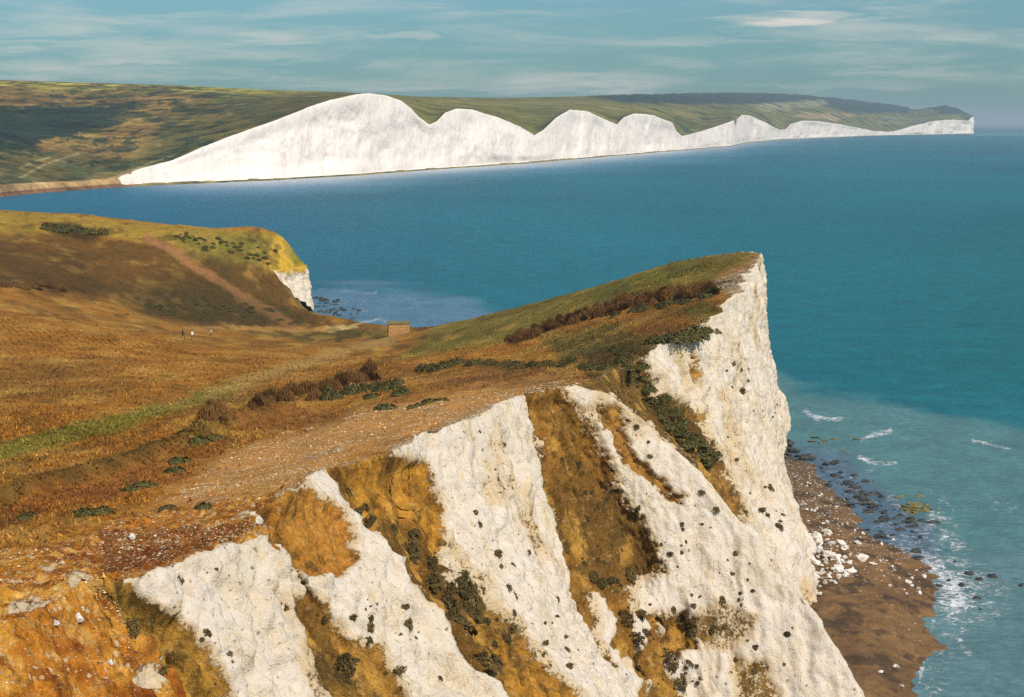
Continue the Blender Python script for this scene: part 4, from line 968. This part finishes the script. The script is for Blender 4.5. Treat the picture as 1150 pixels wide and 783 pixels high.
# ------------------------------------------------------------------ hut
def boxm(name, x0, x1, y0, y1, z0, z1, bev=0.03):
    bm = bmesh.new(); bmesh.ops.create_cube(bm, size=1)
    for v_ in bm.verts: v_.co = ((x0 + x1) / 2 + v_.co.x * (x1 - x0), (y0 + y1) / 2 + v_.co.y * (y1 - y0), (z0 + z1) / 2 + v_.co.z * (z1 - z0))
    bmesh.ops.bevel(bm, geom=bm.edges[:], offset=bev, segments=1, affect='EDGES')
    me = bpy.data.meshes.new(name); bm.to_mesh(me); bm.free(); return me
def mat_block():
    s = N('stone_blocks'); tc = s.n('ShaderNodeTexCoord').outputs['Object']
    br = s.n('ShaderNodeTexBrick', ins={'Vector': s.n('ShaderNodeMapping', ins={'Vector': tc, 'Rotation': (math.pi / 2, 0, 0)}).outputs[0], 'Color1': rgba(lin(196, 152, 92)), 'Color2': rgba(lin(172, 124, 70)), 'Mortar': rgba(lin(140, 110, 76)), 'Scale': 1.0, 'Mortar Size': .02, 'Brick Width': .5, 'Row Height': .25})
    n = s.noise(tc, 3, 5)
    return s.finish(s.mix(s.mr(n, .35, .7, 0, .5), br.outputs[0], rgba(lin(120, 92, 56))), .9, br.outputs[1], .3, .02)
k = hit(447, 377)
hp = V(448, 376, 408) if k is None else np.array([(448 - PX0) / F * 405, 405, 0])
hz_ = float(H - (375.5 - PY0) * 405 / F)
hut = bpy.data.objects.new('stone_hut', None); COL.objects.link(hut); hut.location = (hp[0], 405, hz_ - .3); hut.rotation_euler = (0, 0, .12)
tag(hut, 'small square flat-roofed stone hut on the shore where the valley meets the sea', 'hut')
M_BLK = mat_block()
link('wall', boxm('wall', -2.35, 2.35, 0, 4.0, -1.5, 2.55), M_BLK, hut)
link('roof', boxm('roof', -2.5, 2.5, -.15, 4.15, 2.552, 2.85), mat_rock('mossy_roof', lin(128, 116, 62), lin(96, 88, 50), 2.0), hut)

# ------------------------------------------------------------------ three walkers
def person(P, face, coat, legs, label, skin=(.45, .28, .2), stride=.22):
    root = bpy.data.objects.new('person', None); COL.objects.link(root); root.location = P; root.rotation_euler = (0, 0, face)
    tag(root, label, 'person')
    J = {'hip': (0, 0, .93), 'wa': (0, 0, 1.1), 'ch': (0, .02, 1.32), 'nk': (0, 0, 1.48), 'hd': (0, -.02, 1.60), 'ht': (0, -.01, 1.70),
         'sl': (.17, .02, 1.40), 'el': (.24, .10, 1.14), 'hl': (.23, .0, .90), 'fl': (.23, -.03, .83), 'sr': (-.17, .02, 1.40), 'er': (-.24, -.02, 1.14), 'hr': (-.23, -.16, .93), 'fr': (-.22, -.2, .87),
         'pl': (.10, 0, .88), 'kl': (.11, -stride * .6, .48), 'al': (.11, -stride, .08), 'tl': (.11, -stride - .17, .03), 'pr': (-.10, 0, .88), 'kr': (-.11, stride * .25, .48), 'ar': (-.11, stride, .09), 'tr': (-.11, stride - .15, .03)}
    R = {'hip': .15, 'wa': .135, 'ch': .16, 'nk': .06, 'hd': .105, 'ht': .07, 'sl': .075, 'el': .048, 'hl': .035, 'fl': .03, 'sr': .075, 'er': .048, 'hr': .035, 'fr': .03, 'pl': .10, 'kl': .065, 'al': .045, 'tl': .035, 'pr': .10, 'kr': .065, 'ar': .045, 'tr': .035}
    E = [('hip', 'wa'), ('wa', 'ch'), ('ch', 'nk'), ('nk', 'hd'), ('hd', 'ht'), ('ch', 'sl'), ('sl', 'el'), ('el', 'hl'), ('hl', 'fl'), ('ch', 'sr'), ('sr', 'er'), ('er', 'hr'), ('hr', 'fr'), ('hip', 'pl'), ('pl', 'kl'), ('kl', 'al'), ('al', 'tl'), ('hip', 'pr'), ('pr', 'kr'), ('kr', 'ar'), ('ar', 'tr')]
    names = list(J); me = bpy.data.meshes.new('body'); me.from_pydata([J[n_] for n_ in names], [(names.index(a), names.index(b)) for a, b in E], [])
    o = link('body', me, None, root)
    md = o.modifiers.new('Skin', 'SKIN'); md.use_smooth_shade = True
    for i, n_ in enumerate(names): me.skin_vertices[0].data[i].radius = (R[n_], R[n_] * (.75 if n_ in ('ch', 'wa', 'hip') else 1)); me.skin_vertices[0].data[i].use_root = (i == 0)
    o.modifiers.new('Sub', 'SUBSURF').render_levels = 2
    s = N('clothed_figure'); z = s.n('ShaderNodeSeparateXYZ', ins={0: s.n('ShaderNodeTexCoord').outputs['Object']}).outputs[2]
    c = s.mix(s.mr(z, .93, .95), rgba(legs), rgba(coat)); c = s.mix(s.mr(z, 1.49, 1.51), c, rgba(skin)); c = s.mix(s.mr(z, .07, .09), (.03, .02, .015, 1), c)
    me.materials.append(s.finish(c, .85))
    hb = bmesh.new(); bmesh.ops.create_icosphere(hb, subdivisions=2, radius=.115)
    for v_ in hb.verts: v_.co = (v_.co.x * .95, v_.co.y * 1.05 + .015, 1.66 + v_.co.z * .8)
    bmesh.ops.delete(hb, geom=[f_ for f_ in hb.faces if f_.calc_center_median().z < 1.63 and f_.calc_center_median().y < .0], context='FACES')
    hm = bpy.data.meshes.new('hair'); hb.to_mesh(hm); hb.free(); link('hair', hm, mat_leaf('hair', (.03, .02, .012), .1), root)
    return root
for px, py, fc, ct, lg, lb in ((205, 379, 1.2, (.03, .03, .045), (.03, .03, .04), 'person in a dark coat walking on the valley grass, leftmost of three'), (217, 381, .8, (.72, .68, .62), (.20, .11, .05), 'person in a white top and brown trousers walking in the valley, middle of three'), (236, 377, 2.2, (.75, .72, .70), (.05, .05, .06), 'person in a white top and dark trousers walking in the valley, rightmost of three')):
    k = hit(px, py)
    if k is not None: person(Vector(Gf[k]) - Vector((0, 0, .03)), fc, ct, lg, lb)

# ------------------------------------------------------------------ air
s = N('haze_air'); vol = s.n('ShaderNodeVolumePrincipled'); vol.inputs['Color'].default_value = (.76, .90, .96, 1); vol.inputs['Density'].default_value = 0.000075; vol.inputs['Anisotropy'].default_value = 0.2
out = s.n('ShaderNodeOutputMaterial'); s.t.links.new(vol.outputs[0], out.inputs['Volume'])
zmax = float(max(FG[..., 2].max(), G[..., 2].max())) + 6
HAZE = True
if HAZE:
    zb = float(min(FG[..., 2].min(), -3)) - 1.0
    hb_ = boxm('haze', -110000, 110000, -4000, 62000, zb, zmax, 0.5)
    tag(link('haze', hb_, s.m), kind='stuff', label='thin sea haze over the bay', cat='haze')

# ------------------------------------------------------------------ sky and sun
SUN_EL, SUN_AZ = math.radians(42), math.radians(142)     # azimuth clockwise from the view direction (+Y)
wd = bpy.data.worlds.new('World'); C.world = wd; wd.use_nodes = True
nt = wd.node_tree; nt.nodes.clear()
class W(N):
    def __init__(s, t): s.t = t
s = W(nt)
st = s.n('ShaderNodeTexSky', sky_type='NISHITA', sun_disc=False, sun_elevation=SUN_EL, sun_rotation=SUN_AZ, altitude=50, air_density=1.0, dust_density=0.6, ozone_density=2.0)
gen = s.n('ShaderNodeTexCoord').outputs['Generated']
sep = s.n('ShaderNodeSeparateXYZ', ins={0: gen})
hx, hy, hzn = sep.outputs
elev = s.math('DIVIDE', hzn, s.math('MAXIMUM', s.math('ABSOLUTE', hy), .05)); azm = s.math('DIVIDE', hx, s.math('MAXIMUM', s.math('ABSOLUTE', hy), .05))
tint = s.mix(s.mr(hzn, 0.0, 0.30), (0.235, 0.455, 0.55, 1), (0.80, 0.95, 1.0, 1))
skyc = s.mix(1.0, st.outputs[0], tint, 'MULTIPLY')
cv = s.n('ShaderNodeCombineXYZ', ins={0: azm, 1: s.math('MULTIPLY', elev, 9.0), 2: 0.0}).outputs[0]
nA = s.noise(cv, 7.0, 8, .62, .5); nB = s.noise(cv, 22.0, 6, .6, .3)
azw = s.math('ADD', azm, s.math('MULTIPLY', s.math('SUBTRACT', nA, .5), .12)); elw = s.math('ADD', elev, s.math('MULTIPLY', s.math('SUBTRACT', nB, .5), .016))
def ell(px, py, rx, ry, k):
    a = s.math('DIVIDE', s.math('SUBTRACT', azw, (px - PX0) / F), rx / F); b = s.math('DIVIDE', s.math('SUBTRACT', elw, (PY0 - py) / F), ry / F)
    q = s.math('ADD', s.math('MULTIPLY', a, a), s.math('MULTIPLY', b, b))
    return s.mr(q, 0, 1.6, k, 0)
tot = None
for e in ((885, 20, 80, 10, 1.05), (895, 24, 45, 8, .5), (300, 42, 70, 9, .6), (240, 38, 60, 12, .35), (50, 50, 70, 8, .5), (140, 64, 70, 9, .65), (30, 76, 90, 10, .6), (160, 82, 140, 9, .45), (455, 38, 35, 6, .5), (660, 92, 110, 13, .65), (740, 72, 60, 7, .4), (470, 97, 70, 5, .5), (1010, 82, 110, 7, .4), (800, 46, 90, 5, .35), (200, 17, 60, 5, .35), (560, 88, 160, 14, .3), (310, 90, 60, 5, .4), (120, 52, 170, 10, .45), (260, 62, 120, 7, .4), (90, 84, 130, 7, .5), (400, 95, 130, 6, .4), (930, 96, 120, 6, .35), (620, 100, 130, 6, .45)):
    q = ell(*e); tot = q if tot is None else s.math('MAXIMUM', tot, q)
nn_ = s.math('ADD', s.math('MULTIPLY', nA, .7), s.math('MULTIPLY', nB, .5))
cm = s.math('MULTIPLY', tot, s.mr(nn_, .36, .74))
wisp = s.math('MULTIPLY', s.mr(nA, .45, .74), .5)
cm = s.math('MAXIMUM', cm, wisp)
fin = s.mix(cm, skyc, (6.3, 5.9, 5.3, 1))
bg = s.n('ShaderNodeBackground', ins={0: fin, 1: 0.10}); ow = s.n('ShaderNodeOutputWorld'); nt.links.new(bg.outputs[0], ow.inputs[0])
sl = bpy.data.lights.new('sun', 'SUN'); sl.energy = 3.6; sl.angle = math.radians(.5); sl.color = (1, .94, .84)
so = bpy.data.objects.new('sun', sl); COL.objects.link(so)
sd = Vector((math.sin(SUN_AZ) * math.cos(SUN_EL), math.cos(SUN_AZ) * math.cos(SUN_EL), math.sin(SUN_EL)))
so.rotation_euler = sd.to_track_quat('Z', 'Y').to_euler()

# ------------------------------------------------------------------ camera
cd = bpy.data.cameras.new('camera'); co = bpy.data.objects.new('camera', cd); COL.objects.link(co)
co.location = (0, 0, H); co.rotation_euler = (math.pi / 2, 0, 0)
cd.sensor_width = 36; cd.lens = F / 1150 * 36; cd.shift_y = -(391.5 - PY0) / 1150; cd.clip_start = 1; cd.clip_end = 200000
C.camera = co
C.view_settings.view_transform = 'Standard'; C.view_settings.look = 'None'; C.view_settings.exposure = 0.34; C.view_settings.gamma = 1
C.cycles.use_denoising = False
C.cycles.max_bounces = 6; C.cycles.volume_bounces = 0
